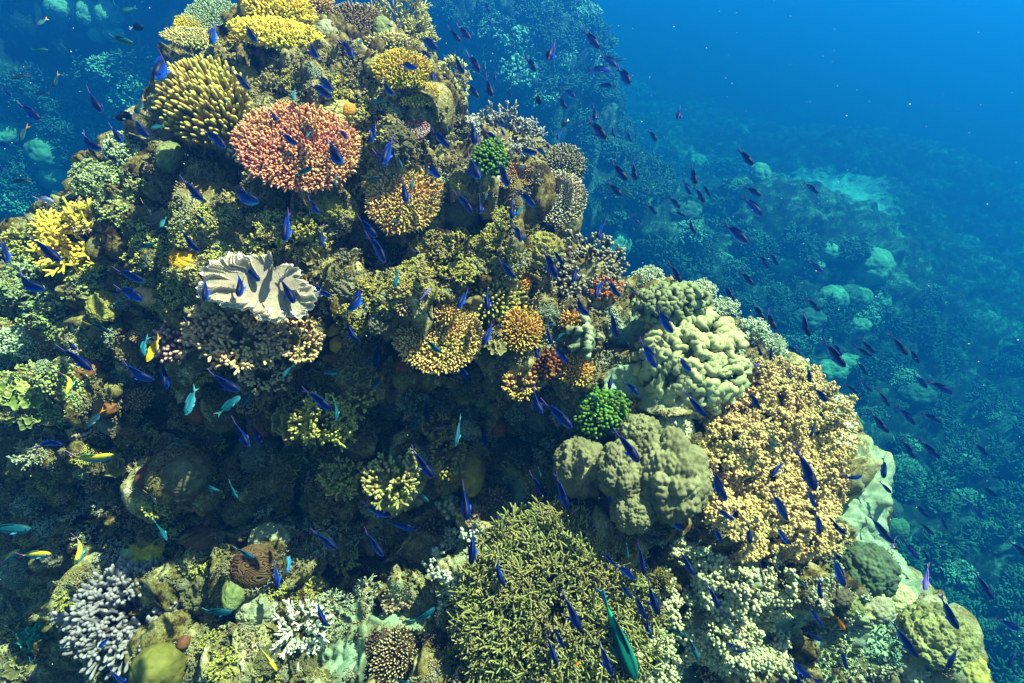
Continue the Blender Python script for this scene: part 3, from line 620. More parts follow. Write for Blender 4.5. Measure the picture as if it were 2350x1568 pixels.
K('lump', 'encrusting_coral', 'pale yellow encrusting coral mound above the pink table', 'the pale yellow mound', 760, 255, 66, 26, C_('#8f8a3c', '#c4bf70', nscale=22, var=.3, bump=.6), lob=5, lamp=.16, h=.4)
K('lump', 'sponge', 'small orange knob sponge right above the pink table', '', 803, 258, 15, 14, C_('#a06a12', '#c98a20'), cat='sponge', lob=2, lift=.5)
K('table', 'table_coral', 'small red brown plate coral with a white rim', 'the small red plate', 953, 303, 36, 18, C_('#7a3a26', '#eadbc8', tpow=4), n=150, fl=.07, fr=.04, rim=90, lift=.35, towards=.55, h=-.15)
K('lump', 'boulder_coral', 'rounded pale olive boulder under the big finger coral', 'the olive boulder', 392, 366, 28, 30, M_FUZZ, lift=.3, h=.9)
K('lump', 'boulder_coral', 'small pale dome at the left edge beside the big finger coral', '', 354, 245, 14, 22, M_FUZZ, lift=.1)
# --- centre right cluster
K('bush', 'bushy_coral', 'grey branching coral on the right brow of the reef', 'the grey branching coral', 1160, 310, 84, 38, M_GRY, n0=130, rad=.03, split=3, cover=.88, h=.4, towards=.6, spread=.7)
K('soft', 'bushy_coral', 'pale tufted coral at the left of the grey branching coral', '', 1085, 290, 24, 22, M_PALE, n=60, rad=.18)
K('fingers', 'bubble_coral', 'bright lime green knobbly coral in the upper right centre', 'the upper lime coral', 1125, 371, 43, 43, M_LIME, n=150, fl=.24, fr=.075, h=.45, taper=1.05, irr=.13, jit=.35, towards=.65, lift=.25, lean=.9)
K('table', 'table_coral', 'orange brown ring shaped table below the upper lime coral', 'the orange ring table', 1178, 412, 54, 26, C_('#6b430e', '#d9b070', tpow=2.5), n=280, fl=.09, fr=.028, lift=.35, towards=.6, h=-.1, rim=100)
K('fingers', 'finger_coral', 'olive bushy coral above the cream round table', 'the olive brow coral', 1290, 385, 58, 48, C_('#4c4628', '#c4b98a', tpow=2.5), n=330, fl=.18, fr=.034, h=.35, towards=.6, lift=.1, nubs=1)
K('table', 'table_coral', 'round cream table coral at the right brow of the reef', 'the cream round table', 1277, 462, 62, 58, C_('#84693c', '#ebe0b4', tpow=1.8), n=420, fl=.15, fr=.028, lift=.3, towards=.66, nubs=1, h=.15, rim=110)
K('table', 'table_coral', 'golden table coral with pale bluish tips in the centre', 'the golden table', 925, 458, 84, 76, M_GOLD, n=460, fl=.14, fr=.026, lift=.22, towards=.66, nubs=2, rim=120, irr=.12)
K('lump', 'soft_coral_mound', 'brown woolly mound right of the golden table', 'the brown woolly mound', 1052, 490, 44, 40, C_('#4d4826', '#7b7446', nscale=40, var=.35, bump=.8), lob=6, lamp=.12, h=.6)
K('bush', 'bushy_coral', 'dark brown knobbly coral spreading over the right brow', 'the dark brown bush', 1345, 615, 86, 66, M_DBRN, n0=190, rad=.033, split=3, cover=.92, h=.35, towards=.65, endk=1.25, levels=1)
K('bush', 'bushy_coral', 'rusty orange patch of coral on the dark brown bush', '', 1392, 668, 34, 24, C_('#5c2408', '#bf6a26'), n0=50, rad=.06, levels=1, split=3, cover=.7, h=.4, lift=.3, endk=1.2)
# --- centre
K('ruffle', 'leather_coral', 'big cream leather coral with deeply folded rim', 'the cream leather coral', 622, 690, 112, 72, M_CREAM, towards=.66, lift=.62, spin=.0, depth=.125)
K('fingers', 'finger_coral', 'pinkish brown coral of stubby knobs at the left', 'the pink knob coral', 402, 788, 44, 52, M_MAUVE, n=70, fl=.35, fr=.10, h=.5, taper=1.05, towards=.6)
K('bush', 'cauliflower_coral', 'brown cauliflower coral under the cream leather coral', 'the brown cauliflower', 555, 790, 105, 58, C_('#5c4018', '#d8b47c', tpow=1.8), n0=150, rad=.03, levels=1, split=4, cover=.8, h=.4, towards=.5, endk=1.3, lift=.3)
K('bush', 'cauliflower_coral', 'brown cauliflower coral right under the folded leather rim', '', 690, 790, 55, 60, C_('#5c4018', '#d2ae74', tpow=1.8), n0=80, rad=.05, levels=1, split=4, cover=.8, h=.45, towards=.5, endk=1.3, lift=.35)
K('bush', 'cauliflower_coral', 'sandy yellow cauliflower coral hanging into the dark hollow', 'the sandy cauliflower', 610, 868, 56, 34, C_('#5f4824', '#d8bb82', tpow=2.2), n0=80, rad=.05, levels=1, split=4, cover=.8, h=.35, towards=.6, endk=1.3, lift=.2)
K('table', 'table_coral', 'round cream brown table coral in the middle of the reef', 'the round centre table', 1008, 790, 94, 80, M_CRM, n=600, fl=.12, fr=.024, lift=.75, towards=.62, nubs=1, rim=150, irr=.06)
K('fingers', 'finger_coral', 'small cream finger clump behind the round centre table', '', 1022, 722, 32, 30, M_CRM, n=90, fl=.3, fr=.06, towards=.6, lift=.2)
K('fingers', 'finger_coral', 'olive green coral of stout fingers in the centre', 'the olive finger coral', 1125, 690, 76, 62, C_('#66601c', '#c0b35a', tpow=2.5), n=170, fl=.26, fr=.055, h=.35, towards=.6, lift=.15, taper=.8)
K('fingers', 'finger_coral', 'golden yellow finger coral right of the olive one', 'the golden finger coral', 1198, 762, 48, 58, M_GOR, n=240, fl=.26, fr=.045, h=.35, towards=.66, lift=.25, nubs=1)
K('fingers', 'bubble_coral', 'small round orange knob coral above the golden fingers', '', 1205, 652, 19, 24, C_('#a0600a', '#d89420'), n=60, fl=.2, fr=.11, h=.5, taper=1.1, lift=.3)
K('fingers', 'finger_coral', 'little pale orange finger coral beside the grey leather coral', '', 1312, 738, 26, 20, M_GOR, n=50, fl=.5, fr=.08, towards=.6, lift=.3)
K('lobes', 'leather_coral', 'grey green leather coral with tubular lobes on the slope', 'the grey leather coral', 1340, 775, 32, 46, C_('#57603c', '#8f9768', var=.1, bscale=300), n=16, rad=.26, length=.9, lift=.1)
K('fingers', 'finger_coral', 'golden branching coral on the right above the lime coral', 'the golden slope coral', 1318, 852, 44, 42, M_GOR, n=200, fl=.26, fr=.045, h=.4, towards=.66, lift=.2, nubs=1)
K('fingers', 'finger_coral', 'dark brown coral of curled knobs between golden corals', '', 1248, 838, 42, 40, C_('#3c1e08', '#9a5a20'), n=90, fl=.26, fr=.075, h=.4, taper=1.05)
K('bush', 'cauliflower_coral', 'yellow brown branching coral at the edge of the dark hollow', '', 1195, 882, 40, 40, C_('#4e340e', '#cfa550'), n0=60, rad=.06, levels=1, split=4, cover=.7, h=.5, lift=.1, endk=1.2)
# --- right
K('lobes', 'leather_coral', 'large green tan leather coral of fat winding lobes', 'the big lobed coral', 1582, 838, 122, 120, M_LEA, n=190, rad=.078, length=.42, h=.5, towards=.66, lift=.2)
K('lobes', 'leather_coral', 'dark green lobed leather coral above the big lobed one', 'the dark lobed coral', 1540, 702, 86, 46, C_('#3c4028', '#7d8450', var=.12, bscale=300), n=120, rad=.075, length=.35, h=.4, towards=.6)
K('fingers', 'bubble_coral', 'large bright lime green knobbly coral right of centre', 'the lower lime coral', 1381, 950, 66, 60, M_LIME, n=250, fl=.18, fr=.056, h=.42, taper=1.05, irr=.13, jit=.35, towards=.68, lift=.2, lean=.9)
K('bush', 'bushy_coral', 'tiny orange coral sprig between lime and lobed corals', '', 1462, 940, 17, 16, M_GOR, n0=30, rad=.09, levels=1, split=3)
# massive boulder coral of several heads
def massive():
    M, d = place(1455, 1120, towards=.45); e = link('boulder_coral', None); e.matrix_world = M; e.empty_display_size = .1
    tag(e, 'huge olive boulder coral of several lumpy heads', 'coral')
    Mi = M.inverted()
    for k, (u, v, hw, hh, m_, up_) in enumerate(((1335, 1072, 54, 60, M_POR, .2), (1538, 1090, 70, 92, M_POR, .25), (1468, 1000, 46, 42, M_POR, .12), (1428, 1082, 48, 62, M_POR, .22), (1405, 1175, 66, 60, M_PORD, .02), (1452, 1172, 42, 46, M_POR, .2), (1300, 1100, 36, 46, M_PORD, .05), (1548, 985, 38, 36, C_('#8b8a4a', '#cfd0a0', nscale=20, var=.35), .03), (1290, 1045, 26, 22, M_PORD, .08))):
        p, nn, dd = hit(u, v); p = np.array(p) + norm(-p) * (up_ - .02)
        f = dd / FPX; V, F, A_ = lump(hw * f, hh * f, min(hw, hh) * f * .95, seed=k * 5 + 2, lob=4.6, lamp=.25, fine=.05, n=6, fs=9, flat=-2)[0][1]
        # turn local z to the camera-ish direction, keep z up mostly
        zz = norm(norm(-p) * .7 + np.array([0, 0, .5])); xx = norm(np.array([1., 0, 0]) - zz * zz[0]); yy = np.cross(zz, xx)
        Wd = V[:, :1] * xx + V[:, 1:2] * yy + V[:, 2:] * zz + p
        L_ = np.array([list(Mi @ Vector(q)) for q in Wd[:1]])
        Mi_ = np.array(Mi); Ld = Wd @ Mi_[:3, :3].T + Mi_[:3, 3]
        link('head', mesh('head', Ld, F, A_, m_), e)
    LAND.append((1455, 1090, 150, 130, 'the big boulder coral')); TAKEN.append((1445, 1090, 150, 140))
massive()
K('bush', 'staghorn_thicket', 'huge round olive green staghorn thicket at the bottom', 'the staghorn thicket', 1275, 1400, 198, 196, C_('#2c290e', '#8f8b4a', tpow=1.6, var=.3), n0=1350, rad=.0115, levels=2, split=3, cover=.97, h=.42, towards=.7, spread=.8, shrink=.85, endk=1.0, lift=.10, dome=.3)
K('bush', 'staghorn_coral', 'paler ragged staghorn clump left of the thicket', '', 1085, 1325, 55, 60, M_PALE, n0=60, rad=.05, levels=1, split=3, cover=.7, h=.3, spread=.8)
K('table', 'table_coral', 'brown coral of radiating cream tipped fingers at the bottom', 'the cream dotted coral', 928, 1512, 66, 58, C_('#4a351a', '#e2cf90', tpow=5), n=260, fl=.2, fr=.032, lift=.2, towards=.8, h=.3, nubs=0, rim=60)
K('fingers', 'finger_coral', 'dark brown finger coral at the left of the cream dotted one', '', 868, 1478, 34, 42, C_('#352716', '#9a7d54', tpow=4), n=130, fl=.2, fr=.05)
K('fingers', 'finger_coral', 'dark dotted finger coral at the right of the cream dotted one', '', 1000, 1480, 30, 44, C_('#2c2418', '#7d6c50', tpow=4), n=110, fl=.2, fr=.05)
K('fingers', 'finger_coral', 'brown nubby coral at the bottom edge on pale sand', '', 1640, 1545, 40, 30, C_('#4a3f20', '#b8a468', tpow=3), n=120, fl=.2, fr=.055)
K('bush', 'staghorn_coral', 'cream staghorn coral spreading right over sand at the bottom', 'the cream staghorn', 690, 1450, 66, 56, M_PALE, n0=46, rad=.05, levels=2, split=3, cover=.5, h=.35, towards=.7, spread=.55, lean=(.3, 0))
K('brain', 'brain_coral', 'brown brain coral with deep winding grooves', 'the brain coral', 582, 1300, 46, 44, M_BRAIN, towards=.7, k=15, amp=.09)
K('lump', 'encrusting_coral', 'knobbly pale crust above and right of the brain coral', '', 618, 1240, 42, 34, M_ROCKY, lob=5, lamp=.2)
K('lump', 'encrusting_coral', 'pale knobbly lump below the brain coral', '', 590, 1395, 42, 40, M_ROCKY, lob=5, lamp=.2)
K('lump', 'encrusting_coral', 'smooth pale green lump at the left below the brain coral', '', 540, 1355, 26, 40, M_FUZZ, lob=2)
K('lump', 'sponge', 'flat brown disc sponge in the dark hollow', 'the brown disc', 457, 1237, 33, 29, M_DKR, cat='sponge', lob=1, lamp=.03, h=.4)
K('lump', 'boulder_coral', 'round dark brown dome coral with pale specks', 'the dark dome', 430, 1092, 50, 46, C_('#3b3318', '#77704a', nscale=35, var=.7), lob=3, lamp=.08, h=.8)
K('lump', 'boulder_coral', 'small dark brown dome left of the speckled dome', '', 332, 1095, 20, 24, M_DKR, lob=1, lamp=.04)
K('bush', 'cauliflower_coral', 'whitish lilac branching coral at the lower left', 'the white branching coral', 312, 1412, 136, 96, M_LIL, n0=240, rad=.032, levels=1, split=4, cover=.75, h=.5, towards=.68, endk=1.3, spread=.7, up=.8)
K('lump', 'boulder_coral', 'pale crusted rock carrying a yellow lump, lower left', '', 338, 1268, 52, 38, M_ROCKY, lob=4)
K('lump', 'boulder_coral', 'yellow lobed lump on the pale crusted rock', 'the yellow lump', 345, 1268, 33, 28, C_('#a08a18', '#cdb83c', nscale=10), lob=4, lamp=.3, lift=.7)
K('frill', 'leaf_coral', 'bright green leafy plates at the lower left corner', 'the green leaf coral', 96, 1462, 42, 34, M_TEAL, n=6)
K('lump', 'sponge', 'smooth yellow green cone shaped mound at the bottom left', 'the smooth cone', 368, 1545, 58, 56, M_SUN, cat='sponge', lob=1.6, lamp=.09, h=1.6, fine=.02, lift=.1)
K('lump', 'sponge', 'small dark brown knob on the shoulder of the smooth cone', '', 424, 1478, 13, 14, M_DKR, cat='sponge', lob=1, lift=1.2)
K('brain', 'brain_coral', 'dim grey brain coral at the far lower left', 'the dim brain coral', 50, 1302, 42, 40, C_('#3a4028', '#77805a'), k=22, amp=.06, n=6)
# dark hollow
K('bush', 'soft_finger_coral', 'yellow green soft coral bush in the dark hollow', 'the yellow green bush', 758, 988, 66, 50, M_OLG, n0=70, rad=.045, levels=2, split=3, cover=.6, h=.5, towards=.55, endk=1.3, lift=.7)
K('bush', 'soft_finger_coral', 'small yellow green sprig above the yellow green bush', '', 825, 915, 32, 34, C_('#6b5f12', '#cfc04a'), n0=18, rad=.1, levels=1, split=3, cover=.4, endk=1.3)
K('bush', 'soft_finger_coral', 'olive soft finger coral with drooping fingers in the hollow', 'the drooping olive coral', 900, 1120, 62, 52, C_('#55501e', '#b0a75c'), n0=70, rad=.055, levels=1, split=3, cover=.7, h=.5, endk=1.2, lift=.6)
K('bush', 'soft_finger_coral', 'yellow brushy sprigs left of the drooping olive coral', '', 785, 1100, 48, 40, M_OLG, n0=26, rad=.07, levels=2, split=3, cover=.4, h=.5)
K('bush', 'soft_finger_coral', 'dense dark yellow brush beside the lobed column', '', 1030, 1055, 42, 58, C_('#4c4310', '#a3943a'), n0=70, rad=.05, levels=1, split=4, cover=.8, h=.4, lift=.7)
K('bush', 'soft_finger_coral', 'brownish yellow twigs above the drooping olive coral', '', 1010, 985, 44, 32, C_('#4a3512', '#94803a'), n0=36, rad=.07, levels=1, split=4, cover=.7, h=.4)
K('bush', 'soft_finger_coral', 'olive twigs between the yellow green bush and the column', '', 870, 1040, 40, 30, M_OLG, n0=26, rad=.08, levels=1, split=3, cover=.7, h=.4)
K('lump', 'column_sponge', 'curved mustard brown column sponge at the edge of the hollow', 'the mustard column', 1085, 1088, 26, 50, C_('#6b5a1c', '#94802e'), cat='sponge', lob=3, lamp=.12, h=1.1, lift=.3)
K('fingers', 'flower_coral', 'small cream flower shaped soft coral under the column', 'the cream flower coral', 1030, 1162, 28, 28, C_('#8a8660', '#d2cea0', bscale=300), n=20, fl=.3, fr=.2, h=.3, taper=1.1, lean=1.2, lift=.2)
K('lump', 'sponge', 'small round grey green knob in the dark hollow', '', 1126, 940, 11, 11, M_FUZZ, cat='sponge', lob=1, lift=.8)
K('lump', 'sponge', 'small pale knob beside the round grey green knob', '', 1105, 925, 15, 13, M_FUZZ, cat='sponge', lob=2, lift=.2)
K('lump', 'sponge', 'bright blue sponge patch right of the brain coral', '', 656, 1300, 10, 20, M_BLUE, cat='sponge', lob=3, lift=.4)
K('lump', 'sponge', 'rusty orange round sponge left of the round centre table', '', 925, 838, 20, 17, C_('#6a3008', '#a8561a'), cat='sponge', lob=2, lift=.2)
# yellows on the left
K('lump', 'sponge', 'bright yellow wrinkled sponge left of the leather coral', 'the yellow sponge', 424, 594, 29, 29, M_SPONGE, cat='sponge', lob=5, lamp=.18, lift=.2, h=.5)
K('lump', 'sponge', 'peach coloured soft dome below the yellow sponge', 'the peach dome', 340, 680, 32, 20, C_('#b4884a', '#dab274'), cat='sponge', lob=3, h=.6, lift=.1)
K('bush', 'fire_coral', 'brilliant yellow fire coral on the left shoulder', 'the yellow fire coral', 205, 562, 100, 56, M_YELB, n0=90, rad=.035, levels=2, split=3, cover=.7, h=.3, flat=True, towards=.7, spread=.6)
K('bush', 'bushy_coral', 'brown feathery coral above the yellow fire coral', '', 190, 508, 44, 30, M_BRN, n0=60, rad=.05, levels=2, split=3, cover=.6, h=.4)
K('lump', 'sponge', 'mustard sponge crust beside the round brown corals', '', 758, 750, 20, 22, M_SPONGE, cat='sponge', lob=4, h=.4, lift=.1)
K('lump', 'sponge', 'small mustard sponge below the larger mustard crust', '', 770, 790, 13, 18, M_SPONGE, cat='sponge', lob=4, h=.4, lift=.1)
K('frill', 'leaf_coral', 'yellow green scroll coral plates at the left edge', 'the scroll coral', 48, 900, 42, 32, C_('#6f7a2a', '#c0c470'), n=6, hgt=.2)
K('frill', 'leaf_coral', 'round olive rosette coral below the scroll coral', '', 68, 955, 30, 26, C_('#58602a', '#a8a85c'), n=5, hgt=.2)
K('soft', 'soft_coral', 'pale green bushy soft coral at the left edge', 'the pale left bush', 62, 790, 52, 36, M_PGRN, n=120, rad=.13)
K('soft', 'soft_coral', 'pale olive soft coral on the upper left shoulder', '', 232, 425, 62, 44, C_('#4c5a30', '#a5ad70'), n=170, rad=.1)
K('soft', 'soft_coral', 'pale green soft coral below the upper left shoulder', '', 295, 350, 52, 40, M_PGRN, n=140, rad=.11)
K('bush', 'bushy_coral', 'green brushy coral on the lower left shoulder', '', 95, 660, 66, 40, C_('#465430', '#97a468'), n0=70, rad=.04, levels=2, split=3, cover=.65, h=.4, flat=True)
K('bush', 'bushy_coral', 'green brushy coral below the yellow fire coral', '', 150, 722, 56, 38, C_('#4c5630', '#9ba45c'), n0=60, rad=.04, levels=2, split=3, cover=.6, h=.4, flat=True)
# right slope and bottom right
K('lump', 'boulder_coral', 'dark teal lobed boulder on the lower right slope', 'the dark teal boulder', 1986, 1312, 60, 54, C_('#2c3e26', '#55683c'), lob=4, lamp=.2, lift=.2)
K('lump', 'boulder_coral', 'small yellow green dome at the right rim', '', 2052, 1212, 26, 26, M_FUZZ, lob=2, lift=.4)
K('lump', 'boulder_coral', 'dark olive dome just above the small dome at the rim', '', 2040, 1172, 26, 26, M_PORD, lob=3, lift=.2)
K('bush', 'staghorn_coral', 'olive green finger thicket on the lower right slope', 'the olive right thicket', 1885, 1480, 76, 88, C_('#4f5a28', '#b2b878'), n0=130, rad=.026, levels=2, split=3, cover=.8, h=.3, towards=.7)
K('bush', 'staghorn_coral', 'teal green thicket at the right of the olive one', '', 2000, 1470, 62, 70, C_('#3c5634', '#8cb282'), n0=110, rad=.03, levels=2, split=3, cover=.8, h=.3, towards=.7)
K('bush', 'staghorn_coral', 'grey dark branching coral between tan soft coral and boulder', '', 1880, 1295, 44, 34, C_('#34402e', '#7f8c64'), n0=60, rad=.05, levels=2, split=3, cover=.8, h=.3)
K('lump', 'encrusting_coral', 'mustard yellow crust over the lower right edge', 'the mustard crust', 2150, 1462, 70, 62, C_('#66682e', '#a0a05c', nscale=18, var=.4, bump=.8), lob=6, lamp=.3, h=.4, fine=.08, fs=20)
K('lump', 'encrusting_coral', 'pale yellow lobes left of the mustard crust', '', 2065, 1375, 32, 34, C_('#8f9050', '#c4c68c', nscale=18, var=.3), lob=3, lamp=.2, h=.45)
K('soft', 'soft_coral', 'fine teal bush at the right rim above the domes', '', 2075, 1090, 42, 46, C_('#4c6a44', '#8fb886'), n=150, rad=.09, towards=.6)
K('lump', 'boulder_coral', 'brown and yellow crusted boulder in the white soft coral', '', 1600, 1440, 44, 52, C_('#6b6238', '#a89a58', nscale=16, var=.4), lob=2, lamp=.1, lift=.1)
K('fingers', 'finger_coral', 'dark olive finger coral below the big boulder coral', 'the dark olive fingers', 1515, 1338, 36, 32, C_('#37330c', '#86802c'), n=130, fl=.2, fr=.05)
for u, v, hw, hh, la, mt in ((2012, 1395, 34, 30, 'pale knobbly crust between the teal boulder and the mustard crust', M_ROCKY), (1955, 1392, 26, 24, 'small olive crust left of the pale knobbly crust', M_FUZZ), (2095, 1530, 40, 34, 'brown green crust under the mustard crust', M_ROCKY),
    (2215, 1535, 40, 40, 'lowest yellow green crust on the right rim', C_('#7c7a28', '#b8b258', nscale=18, var=.3, bump=.6)), (2140, 1400, 34, 26, 'upper pale crust on the rim above the mustard crust', M_ROCKY), (1925, 1368, 26, 22, 'dark crust left of the teal boulder', M_PORD), (2060, 1440, 26, 26, 'grey crust left of the mustard crust', M_ROCKY), (2205, 1480, 26, 26, 'small yellow crust right of the mustard crust', M_ROCKY)):
    K('lump', 'encrusting_coral', la, '', u, v, hw, hh, mt, lob=5, lamp=.24, h=.6, n=5, fine=.06)
for i, (u, v, hw, hh, la) in enumerate(((1486, 640, 40, 24, 'pale green soft coral at the top of the right rim'), (1602, 672, 42, 26, 'pale soft coral above the big lobed coral on the rim'), (1655, 715, 40, 30, 'pale grey soft coral right of the big lobed coral'), (1722, 762, 42, 30, 'pale soft coral on the rim above the tan carpet'), (1770, 800, 38, 32, 'lowest pale soft coral on the rim above the tan carpet'), (1680, 830, 36, 40, 'pale green curly soft coral beside the big lobed coral'))):
    K('soft', 'soft_coral', la, 'the pale rim coral' if i == 3 else '', u, v, hw, hh, C_('#6b7a50', '#c0c89c', var=.2, tpow=1.2), n=150, rad=.10, towards=.55, group='pale soft corals along the rim')

# soft coral carpets that cover the rock: too many polyps to count
def carpet(name, label, poly, step, rad, m, mat, seed, thin=0.0, lumps=.05, short=None, lift=.02, bvh=None, cs=7, trad=None):
    rng = np.random.RandomState(seed); poly = np.array(poly, float); lo, hi = poly.min(0) - 20, poly.max(0) + 20
    xs, ys = np.meshgrid(np.arange(lo[0], hi[0], step), np.arange(lo[1], hi[1], step)); x_ = xs.ravel() + rng.uniform(-.6, .6, xs.size) * step; y_ = ys.ravel() + rng.uniform(-.6, .6, xs.size) * step
    bst, _, _, ins_ = poly_info(x_, y_, poly); edge = np.where(ins_, bst, -bst) + 22 * vnoise(np.stack([x_, y_, 0 * x_], 1), .03, seed)
    nz = vnoise(np.stack([x_, y_, 0 * x_], 1), .022, seed + 5); k = (edge > 0) & (nz > -1 + thin * 2)
    if 'turf' in name:
        for a_, b_, hw_, hh_ in TAKEN: k &= ((x_ - a_) / hw_) ** 2 + ((y_ - b_) / hh_) ** 2 > .9
        for a_, b_, ru_, rv_, *wt_ in SAND:
            if not wt_: k &= ((x_ - a_) / ru_) ** 2 + ((y_ - b_) / rv_) ** 2 > .7
    Pc, Nc = [], []
    for a_, b_ in zip(x_[k], y_[k]):
        p, nn, _ = hit(a_, b_, bvh or BV); nn = nn * np.sign(-(nn @ p)); Pc.append(p); Nc.append(norm(nn + norm(-p) * .6 + np.array([0, 0, .6])))
    Pc = np.array(Pc); Nc = np.array(Nc); f1, _, cid = worley(Pc, cs, seed); f2, _, _ = worley(Pc, cs * 2.4, seed + 1)
    Pc = Pc + Nc * (lift + lumps * np.clip(1 - (f1 / .7) ** 2, -.4, 1) + lumps * .4 * np.clip(1 - (f2 / .7) ** 2, -.4, 1))[:, None]
    V, F, A_ = tufts(Pc, Nc, rad, m, seed, trad and trad * rad, 4, bvh is not None)
    o = link(name, mesh(name, V, F, A_, mat)); tag(o, label, 'soft coral', kind='stuff')
    if short: c = poly.mean(0); LAND.append((c[0], c[1], np.ptp(poly[:, 0]) / 2, np.ptp(poly[:, 1]) / 2, short))
    if 'turf' not in name and bvh is None: TAKEN.append((*poly.mean(0), np.ptp(poly[:, 0]) / 2, np.ptp(poly[:, 1]) / 2))
carpet('tan_soft_coral', 'tan soft coral carpet covering the right slope', [(1690, 900), (1750, 840), (1850, 850), (1945, 925), (1945, 1000), (1925, 1100), (1915, 1240), (1830, 1290), (1700, 1275), (1625, 1190), (1600, 1060), (1605, 955)], 4.9, .0215, 10, M_TAN, 3, short='the tan soft coral', lumps=.085, cs=5, thin=.08)
carpet('white_soft_coral', 'whitish soft coral carpet on the lower right slope', [(1560, 1235), (1660, 1290), (1830, 1320), (1815, 1440), (1775, 1590), (1480, 1590), (1440, 1500), (1500, 1400)], 6.0, .025, 9, M_WHT, 4, thin=.45, short='the white soft coral', lumps=.05)
carpet('green_soft_coral', 'pale green soft coral turf on the rim by the sand', [(1830, 850), (1900, 900), (1955, 960), (1960, 1040), (1920, 1060), (1930, 960), (1850, 880)], 8, .03, 8, C_('#7a8858', '#ccd4a4', var=.2, tpow=1.2), 5)
carpet('pale_coral_turf', 'pale grey green coral turf above the staghorn thicket', [(1000, 1230), (1080, 1200), (1150, 1230), (1060, 1300), (1020, 1400), (990, 1330)], 9, .03, 7, C_('#6e7050', '#c6c8a4', var=.25, tpow=1.5), 6, thin=.2)
carpet('olive_algae_turf', 'olive yellow algae turf on the rock in the middle', [(960, 540), (1120, 520), (1220, 590), (1240, 640), (1090, 640), (980, 690), (860, 720), (800, 800), (750, 720), (900, 620)], 6.5, .015, 7, C_('#5a5218', '#9c9140', var=.35, tpow=1.5), 8, thin=.15, lumps=.02, lift=0)
carpet('yellow_algae_turf', 'yellow green turf on the rock around the pink table', [(700, 190), (850, 180), (900, 240), (880, 330), (850, 420), (820, 430), (830, 330)], 6.5, .014, 7, C_('#6e661a', '#b3a848', var=.35, tpow=1.5), 9, thin=.2, lumps=.02, lift=0)
carpet('green_algae_turf', 'yellow green turf on the ledges left of the leather coral', [(220, 600), (300, 500), (420, 480), (560, 470), (700, 500), (760, 560), (720, 600), (600, 590), (480, 620), (460, 680), (380, 720), (270, 660)], 6.5, .013, 7, C_('#6e6a24', '#b6b058', var=.35, tpow=1.5), 10, thin=.25, lumps=.02, lift=0)

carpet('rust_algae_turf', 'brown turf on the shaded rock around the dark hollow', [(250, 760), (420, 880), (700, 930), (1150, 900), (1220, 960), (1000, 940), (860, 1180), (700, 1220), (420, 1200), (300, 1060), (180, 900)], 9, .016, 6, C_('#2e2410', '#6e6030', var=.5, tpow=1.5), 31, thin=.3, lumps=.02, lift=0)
carpet('left_green_turf', 'green turf over the left shoulder rocks', [(20, 600), (120, 480), (260, 380), (340, 420), (240, 560), (220, 760), (180, 960), (0, 1000), (-20, 760)], 8, .018, 6, C_('#4c5426', '#a0aa5c', var=.4, tpow=1.5), 32, thin=.3, lumps=.02, lift=0)
carpet('pale_rim_turf', 'pale turf over the lower right flank', [(1900, 1260), (2040, 1230), (2120, 1340), (2230, 1500), (2280, 1580), (1850, 1580), (1960, 1440), (1860, 1380)], 7.5, .016, 6, C_('#5e6840', '#b0b884', var=.35, tpow=1.3), 33, thin=.5, lumps=.02, lift=0)

carpet('rock_turf', 'dull brown and olive turf growing over all the bare rock', [(0, 570), (150, 450), (250, 330), (370, 270), (400, 110), (480, 35), (740, 20), (980, 100), (1050, 260), (1230, 320), (1320, 430), (1290, 540), (1420, 640), (1570, 660), (1740, 750), (1890, 890), (1950, 985), (2040, 1110), (2050, 1290), (2170, 1400), (2260, 1560), (0, 1575)], 8, .013, 6, C_('#3c361c', '#827c54', nscale=7, var=.55, tpow=1.5), 41, thin=.35, lumps=.015, lift=0)

# ------------------------------------------------------------------ far corals on the background reef
LAND += [(1350, 130, 190, 130, 'the dark reef wall'), (1600, 430, 130, 80, 'the dim teal mound'), (1910, 470, 95, 75, 'the pale sand patch'), (1960, 650, 120, 60, 'the distant boulder corals'),
         (2080, 170, 260, 160, 'the open blue water'), (2240, 1150, 110, 300, 'the dim deep slope'), (110, 130, 140, 130, 'the dim left reef'), (70, 380, 90, 90, 'the dim left boulders'), (1990, 1120, 50, 120, 'the pale sand slope'),
         (560, 1000, 170, 60, 'the dark hollow'), (1250, 150, 110, 120, 'the teal branching reef'), (900, 1450, 90, 50, 'the sandy gully'), (1300, 1000, 60, 80, 'the dark cleft')]
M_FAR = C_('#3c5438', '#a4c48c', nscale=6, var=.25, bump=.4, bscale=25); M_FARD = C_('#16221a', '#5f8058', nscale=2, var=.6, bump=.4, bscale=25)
FARG = 'corals on the background reef'
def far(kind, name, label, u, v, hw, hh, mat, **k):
    K(kind, name, label, '', u, v, hw, hh, mat, bvh=BG, group=FARG, **k)
